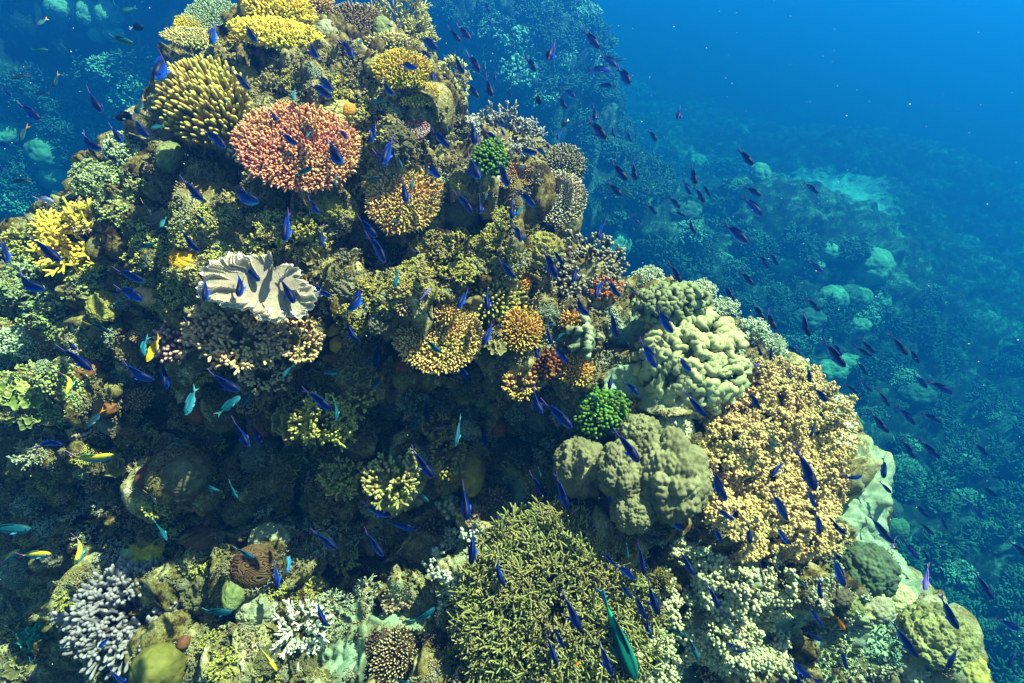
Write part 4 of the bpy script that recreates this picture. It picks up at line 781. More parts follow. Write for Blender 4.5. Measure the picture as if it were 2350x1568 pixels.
for u, v, hw, hh, la in ((252, 32, 30, 26, 'large round boulder coral, right one of the dim pair at the top left'), (208, 30, 28, 24, 'large round boulder coral, left one of the dim pair at the top left'), (262, 78, 24, 13, 'pale topped dim boulder coral under the pair at the top left'), (228, 80, 20, 14, 'small dim boulder coral left of the pale topped one'),
    (150, 25, 40, 20, 'dim knobbly boulder coral at the upper left edge of the photo'), (120, 350, 48, 36, 'dim teal boulder coral in the left background'), (20, 300, 26, 30, 'bright teal knobby boulder at the left edge'), (15, 345, 24, 24, 'lower bright teal boulder at the left edge'), (135, 405, 44, 26, 'flat dim boulder below the left background boulder'),
    (1412, 562, 36, 30, 'bright teal dome coral just beyond the right brow'), (1993, 612, 50, 36, 'largest ribbed boulder coral far down the slope'), (1908, 686, 36, 26, 'ribbed boulder coral left of the lower far pair'), (1962, 682, 34, 26, 'ribbed boulder coral right of the lower far pair'), (2018, 690, 24, 18, 'smallest ribbed boulder coral beside the far pair'),
    (1845, 742, 30, 16, 'low dim boulder under the far ribbed pair'), (1515, 78, 24, 14, 'pale plate coral jutting from the dark wall edge'), (1600, 375, 22, 16, 'dim dome on top of the teal mound'), (1900, 580, 26, 18, 'dim small dome left of the largest far boulder'), (1870, 610, 24, 16, 'dim lower dome left of the largest far boulder'), (1745, 400, 22, 22, 'dim round coral at the right end of the teal mound')):
    far('lump', 'boulder_coral', la, u, v, hw, hh, M_FAR, lob=3.2, lamp=.14, n=5, h=.8, towards=.4)
for u, v, hw, hh, la in ((255, 165, 46, 26, 'dim bushy coral on the left background ledge'), (320, 195, 40, 26, 'dim bushy coral right on the left background ledge'), (300, 235, 50, 24, 'lower dim bushy coral on the left background ledge'), (360, 215, 18, 18, 'little pale bushy coral at the end of the left ledge'), (240, 305, 30, 22, 'dim bushy coral below the left background ledge'),
    (1120, 62, 40, 30, 'teal bushy coral near the top behind the crest'), (1180, 100, 50, 30, 'teal bushy coral behind the right end of the crest'), (1128, 125, 34, 30, 'bright teal bushy coral just right of the crest'), (1285, 140, 34, 22, 'round teal bushy coral on the dark wall'), (1340, 40, 40, 22, 'pale teal bushy coral high on the dark wall'), (1410, 25, 30, 22, 'uppermost pale teal bushy coral on the wall'),
    (1190, 170, 52, 40, 'large teal bushy coral right of the yellow shoulder'), (1240, 225, 40, 30, 'teal bushy coral above the grey branching coral'), (1460, 225, 36, 24, 'dim bushy coral on the right part of the wall'), (1400, 350, 40, 30, 'dim bushy coral behind the olive brow coral'), (1530, 360, 30, 20, 'dim bushy coral left on the teal mound'), (1660, 400, 50, 24, 'dim bushy coral in the middle of the teal mound'),
    (1720, 560, 40, 26, 'dim bushy coral on the slope below the mound'), (1790, 590, 36, 24, 'dim bushy coral right of the slope bush'), (1700, 620, 36, 24, 'dim bushy coral beside the pale rim corals'), (1840, 560, 30, 20, 'dim bushy coral at the foot of the sand patch'), (1400, 500, 40, 26, 'teal bushy coral above the bright teal dome'), (40, 470, 50, 26, 'teal bushy coral at the left edge above the shoulder')):
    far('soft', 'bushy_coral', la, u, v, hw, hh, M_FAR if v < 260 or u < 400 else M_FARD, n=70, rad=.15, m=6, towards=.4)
rng = np.random.RandomState(8); fr = []
for k in range(46):
    t_ = rng.rand(); u = 1560 + 800 * t_ + rng.uniform(-90, 90); v = 420 + 560 * t_ + rng.uniform(-150, 420) * (.3 + t_)
    if u < 1500 or u > 2345 or v > 1540 or poly_info(np.array([u]), np.array([v]), SIL)[3][0] or math.hypot((u - 1910) / 100, (v - 470) / 70) < 1: continue
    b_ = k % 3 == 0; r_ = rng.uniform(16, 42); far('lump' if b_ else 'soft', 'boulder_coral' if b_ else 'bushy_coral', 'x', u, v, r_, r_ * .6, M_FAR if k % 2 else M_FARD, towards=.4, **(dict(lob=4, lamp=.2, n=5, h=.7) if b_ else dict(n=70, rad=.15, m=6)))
    o = [q for q in bpy.data.objects if q.get('label') == 'x'][0]; o['label'] = 'y'; fr.append((o, b_, u, v))
far_rows = fr
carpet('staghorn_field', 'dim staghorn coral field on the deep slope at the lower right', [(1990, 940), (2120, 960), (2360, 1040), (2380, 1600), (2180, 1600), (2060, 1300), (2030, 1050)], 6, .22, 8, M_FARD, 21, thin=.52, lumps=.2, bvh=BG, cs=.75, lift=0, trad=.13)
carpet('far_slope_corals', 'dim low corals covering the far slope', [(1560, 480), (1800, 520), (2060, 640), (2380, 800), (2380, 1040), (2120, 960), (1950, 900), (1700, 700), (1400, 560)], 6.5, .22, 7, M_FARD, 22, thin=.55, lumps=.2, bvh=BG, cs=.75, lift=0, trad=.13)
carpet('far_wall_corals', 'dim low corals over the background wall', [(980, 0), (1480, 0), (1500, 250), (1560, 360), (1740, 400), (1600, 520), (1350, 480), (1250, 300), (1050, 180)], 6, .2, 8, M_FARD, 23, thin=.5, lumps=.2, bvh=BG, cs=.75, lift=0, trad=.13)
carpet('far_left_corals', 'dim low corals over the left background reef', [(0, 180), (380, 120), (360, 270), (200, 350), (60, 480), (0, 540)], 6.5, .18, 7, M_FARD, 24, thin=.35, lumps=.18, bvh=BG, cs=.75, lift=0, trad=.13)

# ------------------------------------------------------------------ words that tell look-alikes apart
def where(u, v):
    best = None
    for a, b_, hw, hh, nm in LAND:
        d = math.hypot((u - a) / (hw + 25), (v - b_) / (hh + 25))
        if best is None or d < best[0]: best = (d, a, b_, hw, hh, nm)
    d, a, b_, hw, hh, nm = best
    x_, y_ = (u - a) / (hw + 12), (v - b_) / (hh + 12)
    if math.hypot(x_, y_) < .8: return 'over ' + nm
    if abs(x_) > abs(y_) * 1.1: return ('right of ' if x_ > 0 else 'left of ') + nm
    return ('below ' if y_ > 0 else 'above ') + nm
ORD = ['uppermost', 'second from top', 'third from top', 'fourth from top', 'fifth from top', 'sixth from top', 'seventh from top', 'eighth from top', 'ninth from top', 'tenth from top', 'eleventh from top', 'twelfth from top']
def settle(rows):
    "rows: [object, text, v]; adds a place in the column only where texts coincide"
    by = {}
    for r in rows: by.setdefault(r[1], []).append(r)
    for t, rs in by.items():
        if len(rs) == 1: rs[0][0]['label'] = t; continue
        rs.sort(key=lambda r: r[2])
        if len(rs) == 2: rs[0][0]['label'] = t + ', the higher one'; rs[1][0]['label'] = t + ', the lower one'; continue
        for k, r in enumerate(rs): r[0]['label'] = t + ', ' + (ORD[k] if k < len(rs) - 1 else 'lowest')

settle([[o, f"dim far {'rounded boulder' if b_ else 'bushy'} coral {where(u, v)}", v] for o, b_, u, v in far_rows])

# ------------------------------------------------------------------ small colonies filling the rock between the big ones
def unit_parts(kind, seed, **k): return KIND[kind](1.0, k.pop('asp', 1.0), seed, **k)
PROT = []
for nm, desc, kind, kw, mt in (
    ('encrusting_coral', 'knobbly olive', 'lump', dict(lob=5, lamp=.34, h=.45, n=6, fine=.12, fs=22), C_('#45401f', '#857d48', nscale=8, var=.5, bump=.8, bscale=30)), ('finger_coral', 'short brown', 'fingers', dict(n=90, fl=.3, fr=.07), M_BRN), ('bushy_coral', 'olive bushy', 'bush', dict(n0=40, rad=.055, levels=2, split=3, cover=.6, h=.5, endk=1.2), M_OLG),
    ('soft_coral', 'grey green tufted', 'soft', dict(n=80, rad=.16, m=7), C_('#4e5a3a', '#9da47c', var=.25)), ('encrusting_coral', 'yellow crusted', 'lump', dict(lob=6, lamp=.3, h=.4, n=6, fine=.12, fs=22), C_('#6b6420', '#aaa04a', nscale=8, var=.4, bump=.6)), ('boulder_coral', 'rounded green', 'lump', dict(lob=4, lamp=.24, h=.7, n=5, fine=.07), M_FUZZ),
    ('cauliflower_coral', 'brown cauliflower', 'bush', dict(n0=46, rad=.07, levels=1, split=4, cover=.7, h=.5, endk=1.3), C_('#443420', '#a68f66', tpow=2)), ('encrusting_coral', 'pale pitted', 'lump', dict(lob=7, lamp=.34, h=.45, n=6, fine=.12, fs=22), C_('#57523a', '#98926a', nscale=9, var=.45, bump=.7)),
    ('leaf_coral', 'wavy plated', 'frill', dict(n=6, hgt=.3), C_('#5a5224', '#a79c5c')), ('sponge', 'rusty lumpy', 'lump', dict(lob=4, lamp=.2, h=.6, n=4), C_('#5c3210', '#9a6226')), ('staghorn_coral', 'pale branching', 'bush', dict(n0=26, rad=.055, levels=2, split=3, cover=.4, h=.5), C_('#5c5c3e', '#b4b48a'))):
    PROT.append((nm, desc, unit_parts(kind, 100 + len(PROT) * 17, **kw), mt))
PM = [[(pn, mesh(pn, V, F, A_, mt)) for pn, (V, F, A_) in parts] for nm, desc, parts, mt in PROT]
rng = np.random.RandomState(12); spots = []; tries = 0
while len(spots) < 300 and tries < 30000:
    tries += 1; u, v = rng.uniform(0, 2330), rng.uniform(20, 1560)
    bst, _, _, ins_ = poly_info(np.array([u]), np.array([v]), SIL)
    if not ins_[0] or bst[0] < 7: continue
    r = rng.uniform(13, 34) if rng.rand() < .8 else rng.uniform(30, 46)
    if any(((u - a) / (hw + r * .55)) ** 2 + ((v - b_) / (hh + r * .55)) ** 2 < 1 for a, b_, hw, hh in TAKEN): continue
    if any((u - a) ** 2 + (v - b_) ** 2 < ((r + rb) * .8) ** 2 for a, b_, rb in spots): continue
    if sum(math.exp(-((u - a) / ru) ** 2 - ((v - b_) / rv) ** 2) for a, b_, ru, rv, *_w in SAND if not _w) > .6: continue
    spots.append((u, v, r))
rows = []
for k, (u, v, r) in enumerate(spots):
    pi = [0, 4, 7, 2, 2, 6, 3, 1, 1, 8, 10, 6, 2, 3, 4, 0, 10, 8, 6, 9][rng.randint(20)]
    if v > 1000 and pi in (4, 9): pi = [7, 2, 3, 10][rng.randint(4)]
    nm, desc, parts, mt = PROT[pi]; M, d = place(u, v, (rng.uniform(-.3, .3), rng.uniform(-.2, .2)), .5, spin=rng.rand() * 6.28)
    sc = r * d / FPX; S = Matrix.Diagonal((sc * rng.uniform(.85, 1.25), sc * rng.uniform(.85, 1.2), sc * rng.uniform(.7, 1.2), 1)); M = M @ Matrix.Translation((0, 0, -.15 * sc)) @ S
    if len(PM[pi]) == 1: o = link(nm, PM[pi][0][1]); o.matrix_world = M
    else:
        o = link(nm, None); o.matrix_world = M; o.empty_display_size = .05
        for pn, me in PM[pi]: link(pn, me, o)
    tag(o, 'x', 'sponge' if nm == 'sponge' else 'coral', 'small ' + desc + ' colonies on the rock'); size = 'tiny' if r < 18 else 'small' if r < 28 else 'mid sized'
    rows.append([o, f"{size} {desc} {'sponge' if nm == 'sponge' else 'coral'} {where(u, v)}", v])
settle(rows)

# ------------------------------------------------------------------ fish
# crop origin and scale of the readings (photo pixels 2560 wide), then tail and head of each fish
CR = {'A': (0, 0, .36345), 'B': (350, 0, .36345), 'C': (900, 0, .36345), 'D': (1500, 0, .5484), 'G': (0, 500, .36345), 'H': (450, 500, .36345), 'I': (900, 500, .36345), 'J': (1400, 560, .4465), 'K': (0, 950, .4834), 'L': (450, 950, .4834), 'M': (1000, 950, .4834), 'N': (1500, 950, .4834), 'O': (1860, 700, .6428)}
FISH = {
'fA': '565,600,730,785 105,710,300,830 715,850,880,990 510,905,710,1050 870,800,1055,960 1075,330,1150,580 1140,350,1215,500 1465,150,1470,320 1650,150,1780,295 1575,475,1735,625 1370,885,1575,1015 1790,720,1926,850 1730,810,1900,895 1215,1220,1415,1385 1560,1290,1780,1405 0,620,100,665 -20,1125,45,1190 -40,985,80,1005',
'dA': '890,195,985,185 930,775,810,820 720,1085,800,1095',
'yA': '305,105,270,190 385,490,385,610 180,505,100,550 330,635,250,650 970,655,955,790 165,850,160,975 950,1370,1060,1490 1310,1460,1425,1540 1280,1000,1315,1120 200,1240,90,1250',
'wA': '230,1360,385,1390', 'tA': '750,250,915,300 220,345,325,340 930,40,840,90 140,1110,180,1165 330,0,365,65 770,0,795,40 1490,625,1575,730 1130,860,1040,885 1135,1490,1110,1568',
'fB': '1125,265,1240,420 1350,250,1495,415 1190,495,1345,640 1150,570,1330,675 1650,540,1745,670 1770,420,1905,485 1250,945,1410,1145 1350,880,1440,965 1615,830,1590,990 1725,920,1690,1150 1600,1030,1720,1150 1140,1355,1245,1475 1785,1200,1850,1410 1795,0,1815,120 945,-30,955,25 1080,-30,1090,20 945,905,1085,1000',
'tB': '1070,1215,1180,1145 1740,1055,1815,1170 1785,1500,1725,1535 1690,160,1735,190 1520,260,1510,310 1165,900,1150,950 1690,690,1600,700 1350,1180,1345,1280 1885,1200,1865,1310 1065,610,1055,695', 'yB': '1535,1265,1640,1205 1130,1380,1190,1510',
'fC': '400,-20,405,45 450,-20,470,50 570,-20,590,40 850,0,890,90 895,90,900,180 600,180,695,300 660,155,765,290 400,235,540,360 385,340,490,410 420,345,440,490 640,350,710,520 730,350,835,520 475,430,515,580 720,555,825,690 860,500,910,690 1135,380,1210,505 1350,260,1290,450 1535,185,1640,355 1660,355,1760,485 1560,470,1725,500 1780,440,1850,605 1765,600,1650,580 1395,600,1485,680 1370,640,1410,765 1615,710,1615,850 1575,810,1685,975 1735,850,1745,950 1395,880,1350,975 1830,890,1865,985 890,740,955,860 960,860,995,940 755,790,800,1015 850,880,965,1005 480,880,620,1020 1120,880,1140,975 1090,1035,1220,1060 1195,1000,1275,1070 1270,970,1310,1040 730,1045,820,1250 940,1090,1025,1295 440,1130,560,1225 640,1310,785,1470 820,1340,830,1480 1080,1300,1210,1430 1055,1340,1040,1520 1730,1100,1830,1255 1880,1100,1885,1255 1700,1245,1795,1360 1555,1290,1555,1385 1850,1475,1926,1550 1690,1515,1620,1660 1010,610,1045,680 930,470,930,570 1085,425,1090,495',
'dC': '1205,640,1240,720 1440,820,1385,870', 'tC': '600,850,600,910 1115,1065,1115,1100 1350,1125,1370,1165 1210,1165,1225,1205 1180,1190,1180,1260 1130,1410,1070,1490 1395,1465,1400,1520 1450,1545,1490,1550 1355,1335,1360,1360 1800,1310,1875,1350 860,420,860,490 660,640,665,690 1145,1125,1100,1165 1495,680,1520,735 1065,620,1050,650', 'yC': '885,1290,855,1380 905,1500,955,1568',
'fD': '378,475,345,555 222,585,255,650 635,670,688,760 425,745,425,850 380,815,410,890 430,845,475,925 465,830,500,895 665,845,725,900 660,890,725,990 930,825,990,885 308,895,365,950 335,962,390,988 210,925,257,980 135,975,205,1045 412,980,420,1070 580,1010,655,1115 725,1150,765,1225 768,1145,810,1208 955,1188,1008,1245 645,1230,688,1305 567,1295,600,1370 938,1352,997,1420 935,1410,935,1535 315,1190,370,1300 350,1290,352,1325 580,1430,620,1445 705,1380,735,1465 778,1415,778,1505 120,590,145,655',
'tD': '185,705,205,715 245,990,245,1015 150,1020,150,1055 330,1135,328,1165 430,1105,430,1140 590,1295,600,1320 120,1300,165,1335 810,1400,828,1420 1000,1520,1022,1535 665,1497,690,1512 140,545,140,580 505,880,500,900',
'fG': '180,250,435,420 -40,260,105,435 75,500,300,630 1215,185,1375,360 770,480,1000,555 780,605,1000,680 1385,520,1440,700 1605,480,1690,665 1640,455,1805,555 1250,825,1420,960 380,1010,655,1160 430,950,540,1030 830,1120,1045,1250 1080,1100,1180,1295 1410,1190,1660,1310',
'tG': '930,330,1065,300 970,940,1010,1075 1290,940,1290,1060 1310,1290,1315,1470 1500,1480,1640,1350 1705,1310,1685,1415 160,740,165,800', 'gG': '390,1175,540,1310', 'bG': '1075,930,1040,1110', 'yG': '980,340,1015,450 1340,535,1375,610 590,845,760,905 485,820,515,920 685,1440,620,1568 1700,420,1700,520',
'fH': '880,0,970,100 730,60,740,295 960,170,990,325 1210,110,1360,260 1270,225,1435,430 1590,340,1700,415 660,520,805,710 890,570,1030,665 1240,585,1205,765 1125,800,1215,985 1355,970,1350,1155 840,1300,1050,1440 1685,1355,1700,1510 1885,1130,2010,1240', 'tH': '1665,945,1795,1050 1645,1465,1605,1568 1500,470,1480,605 1050,1370,1095,1505 770,1135,710,1220 990,1195,1090,1185', 'vH': '1655,690,1720,605', 'yH': '865,535,845,640 1685,715,1735,835 1390,1220,1330,1290',
'fI': '745,610,675,745 875,590,875,770 950,410,1070,545 1260,330,1350,540 1320,330,1400,450 1505,440,1455,575 1690,540,1600,675 1700,540,1780,670 1500,650,1535,795 1720,740,1765,950 1045,160,1120,290 1690,140,1630,300 915,840,845,1000 1285,850,1310,990 1320,990,1430,1115 1190,980,1225,1085 1190,1290,1235,1460 1255,1390,1455,1550 1745,1170,1705,1300 1810,1245,1915,1335 650,1130,775,1245 1460,1485,1560,1568', 'tI': '780,410,830,495 1435,910,1335,955 1290,860,1350,860 1815,950,1850,1000 1730,1295,1770,1310 1560,1350,1640,1365 1380,720,1385,750 1540,460,1570,465 1300,1095,1300,1125', 'yI': '1160,230,1120,280',
'fJ': '550,470,615,610 460,650,530,800 630,725,725,820 815,540,865,640 935,655,805,705 870,660,925,745 800,730,805,825 965,600,990,680 1115,670,1125,765 1195,665,1170,765 1260,665,1335,735 1400,795,1390,905 1280,830,1310,920 1430,910,1485,1000 1055,930,1110,1040 700,940,815,1080 635,1100,695,1235 575,1270,595,1350 470,1280,610,1400 310,1160,435,1320 620,1370,635,1425 1450,1105,1390,1185 1435,1130,1450,1185 1280,1330,1165,1400 1355,1265,1400,1475 1405,1480,1410,1580 855,1360,910,1540 1190,1490,1260,1650 1580,1425,1695,1415 1835,1310,1790,1415 1790,1440,1850,1505 1500,650,1560,800 1540,660,1560,740 1650,680,1735,745 1685,635,1750,725 1675,765,1705,845 1690,875,1735,940 1595,895,1660,950 1790,925,1830,1020 1755,1050,1810,1165 1860,610,1926,735',
'vJ': '1145,800,1080,785', 'tJ': '990,990,1030,1010 1170,1125,1190,1160 1140,1215,1215,1245 1015,1260,1030,1220 970,1345,945,1395 1065,1365,1070,1395 1105,1525,1140,1550 815,950,825,1000 960,740,975,780 1040,580,1070,605 845,530,855,570 1245,790,1275,795 1540,930,1545,960 1570,1305,1575,1350 615,520,645,570 540,960,560,1000 725,440,735,460',
'gK': '350,400,575,405 0,950,110,870 90,910,265,900 360,815,460,920 470,1200,610,1175 1320,1395,1448,1480', 'fK': '1180,210,1310,335 1270,215,1375,330 1410,950,1448,1070 570,1330,515,1380 540,1500,680,1600 190,340,320,320', 'tK': '-60,765,145,775 770,735,885,815 1200,870,1320,915 1050,1195,1200,1200 1045,525,1130,580 1170,530,1240,605 0,1265,40,1275 135,1445,185,1470 875,300,950,335', 'yK': '740,575,825,640 330,785,320,825 75,1335,140,1375 375,70,375,95 80,150,70,185',
'fL': '1185,360,1315,495 940,650,1090,705 940,790,1060,895 1060,735,1225,770 670,785,820,865 685,1140,765,1255 1385,1110,1470,1220', 'tL': '1210,575,1290,625 620,500,640,580 865,680,870,720 1200,1250,1320,1190 710,1265,780,1270 1060,370,1130,415 540,290,565,285 1300,1480,1350,1520 1110,1550,1200,1575',
'fM': '375,760,375,945 500,910,525,1055 430,220,440,330 670,490,755,595 805,490,865,655 1045,500,1105,630 665,640,745,730 500,710,575,775 320,545,355,705 840,1110,930,1275 790,1290,850,1370 755,1330,810,1450 1030,1370,1090,1500 1240,850,1255,990 1045,895,1110,950 1115,965,1215,1015 1135,1060,1200,1120 1285,1040,1325,1200 1215,1115,1265,1220 1285,1230,1285,1330 1320,670,1475,720 1340,700,1460,760', 'tM': '310,190,290,335 495,1130,610,1105 715,455,730,505 1175,850,1175,920 1200,1075,1235,1075 150,1480,215,1520 1280,820,1320,825', 'oM': '945,1455,905,1475', 'pM': '1040,1095,1215,1530',
'fN': '600,615,665,645 600,665,685,720 580,755,630,835 780,730,760,835 915,755,965,840 1130,685,1125,790 1165,680,1235,790 1180,820,1105,850 420,890,475,995 560,1065,605,1155 1145,1020,1125,1120 1085,1180,1135,1255 1075,1310,1150,1350 640,1360,705,1375 665,1395,750,1405 1260,1400,1260,1480 1230,920,1235,1050 980,1450,1080,1530 1010,1470,1030,1590 1090,1540,1160,1580 835,955,830,1020', 'vN': '705,675,650,740',
'tN': '1000,1010,1055,1065 350,1290,440,1315 450,1325,500,1425 815,605,845,620 770,455,785,480 860,935,875,970 840,1210,880,1200 750,1255,775,1285 570,1310,540,1350 500,850,520,830 410,1350,395,1390', 'oN': '1235,1235,1255,1285',
'fO': '670,870,705,920 690,945,725,985 770,910,780,970 700,1040,712,1095 630,1015,665,1080 510,925,550,1010 770,1110,765,1160 920,1140,940,1230 790,1240,800,1340 980,1315,1070,1360 585,1335,660,1460 840,1430,785,1505 1070,1450,1015,1500 1040,1500,1060,1540 1040,1015,1100,1080 950,765,1010,770 930,795,975,845 900,630,935,680 690,620,745,690 630,620,645,690 690,515,755,550 600,490,655,560 715,390,800,440 665,365,705,420 650,260,670,325 885,870,920,925', 'vO': '600,1000,565,1040 740,1115,680,1195', 'tO': '770,630,815,650 780,815,810,825 940,1360,980,1375'}
# kind: real length, half height / length, half width / length, back, flank, belly, tail colours, words
FK = {
 'f': (.185, .142, .092, '#020a30', '#0842b0', '#48a0e0', '#564084', 'navy fish', 'fusilier', 'navy blue fusiliers of the school'),
 't': (.115, .135, .085, '#0a3c44', '#1c7480', '#5aa09c', '#3f8a88', 'teal fish', 'reef_fish', 'small teal fish over the reef'),
 'y': (.13, .13, .07, '#0c1f24', '#1a4a58', '#56909a', '#e09a10', 'yellow tailed fish', 'damselfish', 'small dark fish with yellow tails'),
 'd': (.12, .24, .09, '#04040a', '#080a14', '#0c1420', '#c8ccd8', 'black fish', 'damselfish', 'small black fish'),
 'w': (.17, .17, .08, '#8a86a0', '#c9bfd2', '#dcd6e0', '#b8b0c8', 'pale pink fish', 'reef_fish', None),
 'g': (.18, .125, .075, '#8a8a2c', '#4c9a8c', '#3c78b0', '#a05a90', 'greenish striped fish', 'fusilier', 'slender greenish striped fish'),
 'b': (.16, .13, .05, '#c99808', '#e0b010', '#d8c070', '#c09040', 'bright yellow fish', 'reef_fish', None),
 'v': (.14, .13, .07, '#6a58b0', '#9a86d0', '#b0a8d8', '#b070b0', 'lilac fish', 'reef_fish', 'pale lilac fish'),
 'o': (.07, .20, .09, '#c8660a', '#e88a10', '#e8a030', '#e0901a', 'orange fish', 'reef_fish', 'tiny orange fish'),
 'p': (.46, .115, .075, '#04262c', '#053a40', '#0a6a52', '#0a6a8a', 'big green parrotfish', 'parrotfish', None)}
def fish_mat():
    m = bpy.data.materials.new('fish_scales'); m.use_nodes = True; n = m.node_tree; b = n.nodes['Principled BSDF']; a_ = n.nodes.new('ShaderNodeAttribute'); a_.attribute_name = 'col'
    no = n.nodes.new('ShaderNodeTexVoronoi'); no.inputs['Scale'].default_value = 55; tc = n.nodes.new('ShaderNodeTexCoord'); n.links.new(tc.outputs['Object'], no.inputs['Vector'])
    mr = n.nodes.new('ShaderNodeMapRange'); mr.inputs[3].default_value = 1.15; mr.inputs[4].default_value = .8; n.links.new(no.outputs['Distance'], mr.inputs[0])
    vm = n.nodes.new('ShaderNodeVectorMath'); vm.operation = 'SCALE'; n.links.new(a_.outputs['Color'], vm.inputs[0]); n.links.new(mr.outputs[0], vm.inputs['Scale'])
    n.links.new(vm.outputs[0], b.inputs['Base Color']); b.inputs['Roughness'].default_value = .5; b.inputs['Specular IOR Level'].default_value = .1
    return m
FM = fish_mat(); EYEM = C_('#020202', '#020202', var=0, rough=.1, bump=0)
def bendf(P, c):
    "bend sideways along the length"
    P = P.copy(); x_ = P[:, 0]; P[:, 1] += c * (x_ * x_) - c * .05; return P
def fish_meshes(kind, c):
    L, hh, hw, back, flank, belly, tailc, *_ = FK[kind]
    K_, S_ = 24, 16; x_ = np.linspace(-.34, .5, K_); q = (x_ + .34) / .84
    f = np.interp(q, [0, .08, .25, .45, .62, .78, .9, .97, 1], [.2, .24, .55, .88, 1, .92, .66, .36, .05]); fw = np.interp(q, [0, .15, .4, .65, .85, .96, 1], [.10, .25, .7, 1, .9, .5, .08])
    a_ = np.arange(S_) / S_ * 2 * math.pi; ca, sa = np.cos(a_), np.sin(a_)
    V = np.stack([np.repeat(x_, S_), (fw[:, None] * hw * ca[None]).ravel(), (f[:, None] * hh * (sa[None] * np.where(sa > 0, .92, 1.05))).ravel() - .006], 1)
    i = (np.arange(K_ - 1)[:, None] * S_ + np.arange(S_)[None]); j = (np.arange(K_ - 1)[:, None] * S_ + (np.arange(S_)[None] + 1) % S_)
    F = [np.stack([i, i + S_, j + S_, j], -1).reshape(-1, 4), np.array([np.arange(S_)[::-1]]), np.array([np.arange(S_) + (K_ - 1) * S_])]
    up = np.tile(sa, K_); b3, f3, l3, t3 = (np.array(rgb(x)) for x in (back, flank, belly, tailc)); w1 = sstep(up, .05, .65)[:, None]; w2 = sstep(-up, .2, .8)[:, None]
    col = f3 * (1 - w1) * (1 - w2) + b3 * w1 + l3 * w2; tl = sstep(-V[:, 0], .24, .34)[:, None]
    if kind in 'fyvg': col = col * (1 - tl * .85) + t3 * tl * .85
    if kind == 'f': st = (sstep(up, .25, .5) * (1 - sstep(up, .6, .85)) * sstep(-V[:, 0], -.05, .25))[:, None]; col = col
    if kind == 'g': st = (sstep(up, .2, .5))[:, None]; col = col * (1 - st) + np.array(rgb('#c9b020')) * st
    if kind == 'p':
        st = (sstep(-V[:, 0], .10, .13) * (1 - sstep(-V[:, 0], .25, .3)))[:, None]; col = col * (1 - st) + np.array(rgb('#0c9a66')) * st
        sb = (sstep(up, .55, .8) * (1 - sstep(up, .86, .97)))[:, None]; col = col * (1 - sb) + np.array(rgb('#128a66')) * sb
    if kind == 'd': st = (sstep(-V[:, 0], .2, .3))[:, None]; col = col * (1 - st) + t3 * st
    out_ = {'body': mesh('body', bendf(V, c), F, {'col': col}, FM)}
    def fin(name, pts, col, th=.004, y0=0.0, tilt=0.0):
        p = np.array(pts, float); n_ = len(p); y_ = y0 + tilt * np.abs(p[:, 1] - p[0, 1])
        A1 = np.stack([p[:, 0], y_ + th, p[:, 1]], 1); A2 = np.stack([p[:, 0], y_ - th, p[:, 1]], 1); V_ = bendf(np.concatenate([A1, A2]), c)
        idx = np.arange(n_); F_ = [np.stack([idx[1:-1] * 0, idx[1:-1], idx[2:]], 1), np.stack([idx[1:-1] * 0, idx[2:], idx[1:-1]], 1) + n_, np.stack([idx, (idx + 1) % n_, (idx + 1) % n_ + n_, idx + n_], 1)]
        return mesh(name, V_, F_, {'col': np.tile(col, (2 * n_, 1))}, FM, smooth=False)
    if kind in 'p': tp = [(-.33, 0), (-.33, hh * .25), (-.42, hh * .55), (-.5, hh * .75), (-.47, 0), (-.5, -hh * .75), (-.42, -hh * .55), (-.33, -hh * .25)]
    elif kind in 'do': tp = [(-.33, 0), (-.33, hh * .2), (-.42, hh * .5), (-.5, hh * .55), (-.45, 0), (-.5, -hh * .55), (-.42, -hh * .5), (-.33, -hh * .2)]
    else: tp = [(-.32, 0), (-.325, .024), (-.38, .05), (-.45, .085), (-.52, .12), (-.47, .06), (-.405, 0), (-.47, -.06), (-.52, -.12), (-.45, -.085), (-.38, -.05), (-.325, -.024)]
    out_['tail_fin'] = fin('tail_fin', tp, t3)
    dk = (b3 + f3) / 2
    out_['dorsal_fin'] = fin('dorsal_fin', [(.22, hh * .80), (.16, hh * 1.15), (.0, hh * 1.12), (-.15, hh * .86), (-.22, hh * .62), (-.2, hh * .40), (0, hh * .70)], dk if kind not in 'yo' else dk)
    out_['anal_fin'] = fin('anal_fin', [(.02, -hh * .93), (-.06, -hh * 1.15), (-.16, -hh * .9), (-.2, -hh * .45), (-.08, -hh * .7)], l3 * .8)
    for s_ in (1, -1):
        p = [(.24, -hh * .25), (.2, -hh * .15), (.14, -hh * .28), (.08, -hh * .5), (.14, -hh * .55), (.2, -hh * .45)]
        out_['pectoral_fin' + ('' if s_ > 0 else '2')] = fin('pectoral_fin', p, f3 * .8 + t3 * .2, .002, s_ * hw * .9, s_ * .9)
        V, F2 = ico(2); out_['eye' + ('' if s_ > 0 else '2')] = mesh('eye', bendf(V * .017 * (1 + (hh > .2)) + np.array([.41, s_ * hw * .66, hh * .15]), c), F2, {'t': np.zeros(len(V)), 'r': np.zeros(len(V))}, EYEM)
    return out_
_fm = {}
rng = np.random.RandomState(5); rows = []; seen = []
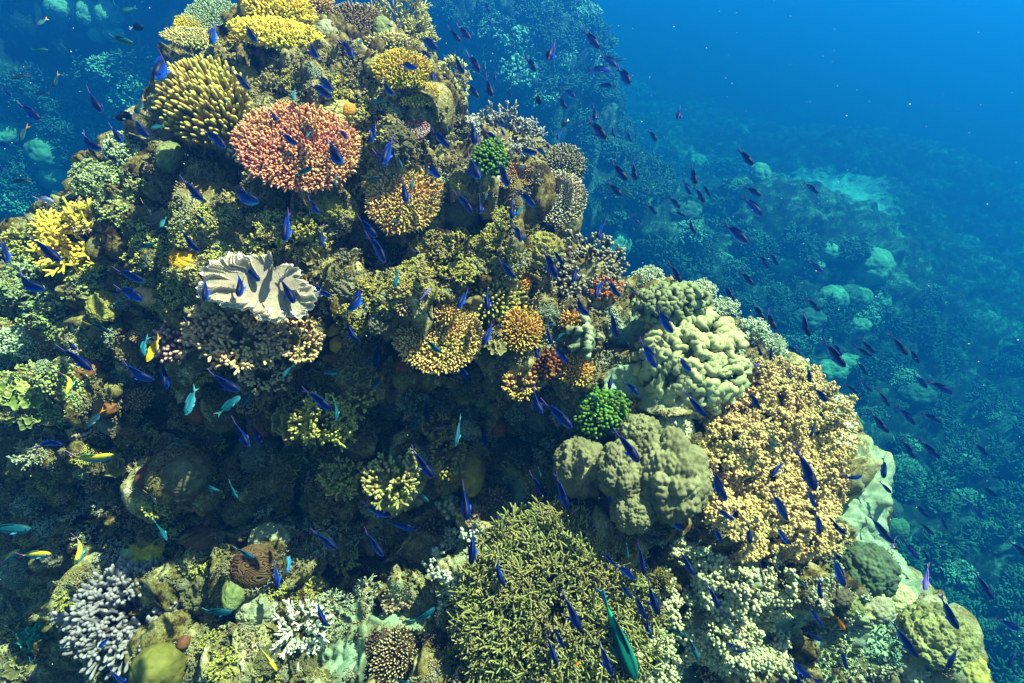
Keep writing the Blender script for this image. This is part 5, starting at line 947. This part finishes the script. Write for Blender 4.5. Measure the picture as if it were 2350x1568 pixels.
for key, txt in FISH.items():
    kind, (ox, oy, sc) = key[0], CR[key[1]]
    for it in txt.split():
        a_, b_, c_, d_ = map(float, it.split(',')); q = W0 / 2560
        tu, tv, hu, hv = (ox + a_ * sc) * q, (oy + b_ * sc) * q, (ox + c_ * sc) * q, (oy + d_ * sc) * q
        mu, mv = (tu + hu) / 2, (tv + hv) / 2
        if any(math.hypot(mu - x_, mv - y_) < 13 and abs(math.hypot(hu - tu, hv - tv) - l_) < 30 and (k2 == kind or kind in 'ft') for x_, y_, l_, k2 in seen): continue
        Lp = math.hypot(hu - tu, hv - tv); seen.append((mu, mv, Lp, kind))
        hv3 = (hu - tu) / Lp * Rt - (hv - tv) / Lp * Up
        al = (hv3[2] / math.sin(PITCH)) * rng.uniform(.3, .75) + rng.normal(0, .12)
        if kind == 'p': al = -.15
        D3 = hv3 + al * Fw; stretch = np.linalg.norm(D3); X3 = D3 / stretch
        Lr = FK[kind][0] * rng.uniform(.9, 1.12); dz = Lr / stretch * FPX / Lp
        _, _, zh = hit(mu, mv); _, _, z1 = hit(tu, tv); _, _, z2 = hit(hu, hv); zmax = min(zh, z1, z2) - .10 - .10 * min(1, abs(al))
        dz = min(dz, zmax); dz = max(dz, 1.3)
        if dz > zmax: dz = zmax
        Lr = Lp * dz / FPX * stretch
        pos = rays(mu, mv) * dz
        up = np.array([0, 0, 1.]) + norm(-pos) * rng.uniform(-.5, .35); Y3 = norm(np.cross(up, X3)); Z3 = np.cross(X3, Y3)
        M = Matrix(((X3[0], Y3[0], Z3[0], pos[0]), (X3[1], Y3[1], Z3[1], pos[1]), (X3[2], Y3[2], Z3[2], pos[2]), (0, 0, 0, 1))) @ Matrix.Diagonal((Lr, Lr * rng.uniform(.85, 1.2), Lr * rng.uniform(.85, 1.2), 1))
        cv = [0, .12, -.12, .3, -.3, .55][rng.choice(6, p=[.34, .2, .2, .1, .1, .06])] if kind != 'p' else 0
        if it in ('390,1175,540,1310', '935,655,805,705', '1690,140,1630,300', '1240,585,1205,765', '360,815,460,920', '190,340,320,320', '685,1355,700,1510'): cv = -.75
        kk = (kind, cv)
        if kk not in _fm: _fm[kk] = fish_meshes(kind, cv)
        ms = _fm[kk]; words, nm, grp = FK[kind][7:10]
        e = link(nm, None); e.matrix_world = M; e.empty_display_size = .3
        tag(e, 'x', 'fish', grp)
        for pn, me in ms.items():
            if Lp < 42 and pn not in ('body', 'tail_fin', 'dorsal_fin'): continue
            link(pn.rstrip('2'), me, e)
        dx, dy = (hu - tu) / Lp, (hv - tv) / Lp
        di = ('down ' if dy > .38 else 'up ' if dy < -.38 else '') + ('right' if dx > .38 else 'left' if dx < -.38 else '')
        size = '' if kind in 'pwb' else ('tiny ' if Lp < 26 else 'small ' if Lp < 46 else '' if Lp < 78 else 'large ')
        rows.append([e, f"{size}{words} heading {di.strip()}, {where(mu, mv)}".replace('tiny tiny', 'tiny'), mv])
settle(rows)
print('FISH', len(rows), 'FILL', len(spots))
# floating specks in the open water
rng = np.random.RandomState(77); n_ = 1300; uu, vv = rng.uniform(-200, 2550, n_), rng.uniform(-100, 1650, n_); dd = rng.uniform(1.5, 9, n_)
Vi, Fi = ico(1); Vs_, Fs_ = [], []
for k in range(n_):
    zh = hit(uu[k], vv[k])[2]
    if dd[k] > zh - .1 or (zh < 6 and k % 6): continue
    Fs_.append(Fi + 12 * len(Vs_)); Vs_.append(Vi * rng.uniform(.0009, .002) * (1 + .25 * dd[k] * rng.rand()) + rays(uu[k], vv[k]) * dd[k])
sp = link('floating_specks', mesh('floating_specks', np.concatenate(Vs_), np.concatenate(Fs_), {'t': np.ones(12 * len(Vs_)), 'r': np.full(12 * len(Vs_), .5)}, C_('#a8b0a0', '#c8d0c0', var=.1, bump=0)))
tag(sp, 'tiny pale specks drifting in the water', 'specks', kind='stuff')

# ------------------------------------------------------------------ the water itself: one even volume round everything
def box(x0, x1, y0, y1, z0, z1):
    V = np.array([(x, y, z) for z in (z0, z1) for y in (y0, y1) for x in (x0, x1)], float)
    return V, np.array([(0, 2, 3, 1), (4, 5, 7, 6), (0, 1, 5, 4), (2, 6, 7, 3), (0, 4, 6, 2), (1, 3, 7, 5)])
V_, F_ = box(-290, 290, -6, 295, -42, 1.0)
hm = bpy.data.materials.new('sea_water'); hm.use_nodes = True; n = hm.node_tree; n.nodes.clear()
o = n.nodes.new('ShaderNodeOutputMaterial'); pv = n.nodes.new('ShaderNodeVolumePrincipled'); n.links.new(pv.outputs[0], o.inputs['Volume'])
pv.inputs['Density'].default_value = .142; pv.inputs['Color'].default_value = (.003, .068, .255, 1); pv.inputs['Absorption Color'].default_value = (.20, .70, .955, 1)
pv.inputs['Anisotropy'].default_value = .62
hz = link('haze', mesh('haze', V_, F_, mat=hm, smooth=False)); tag(hz, 'clear blue sea water filling the whole scene', 'water', kind='stuff')
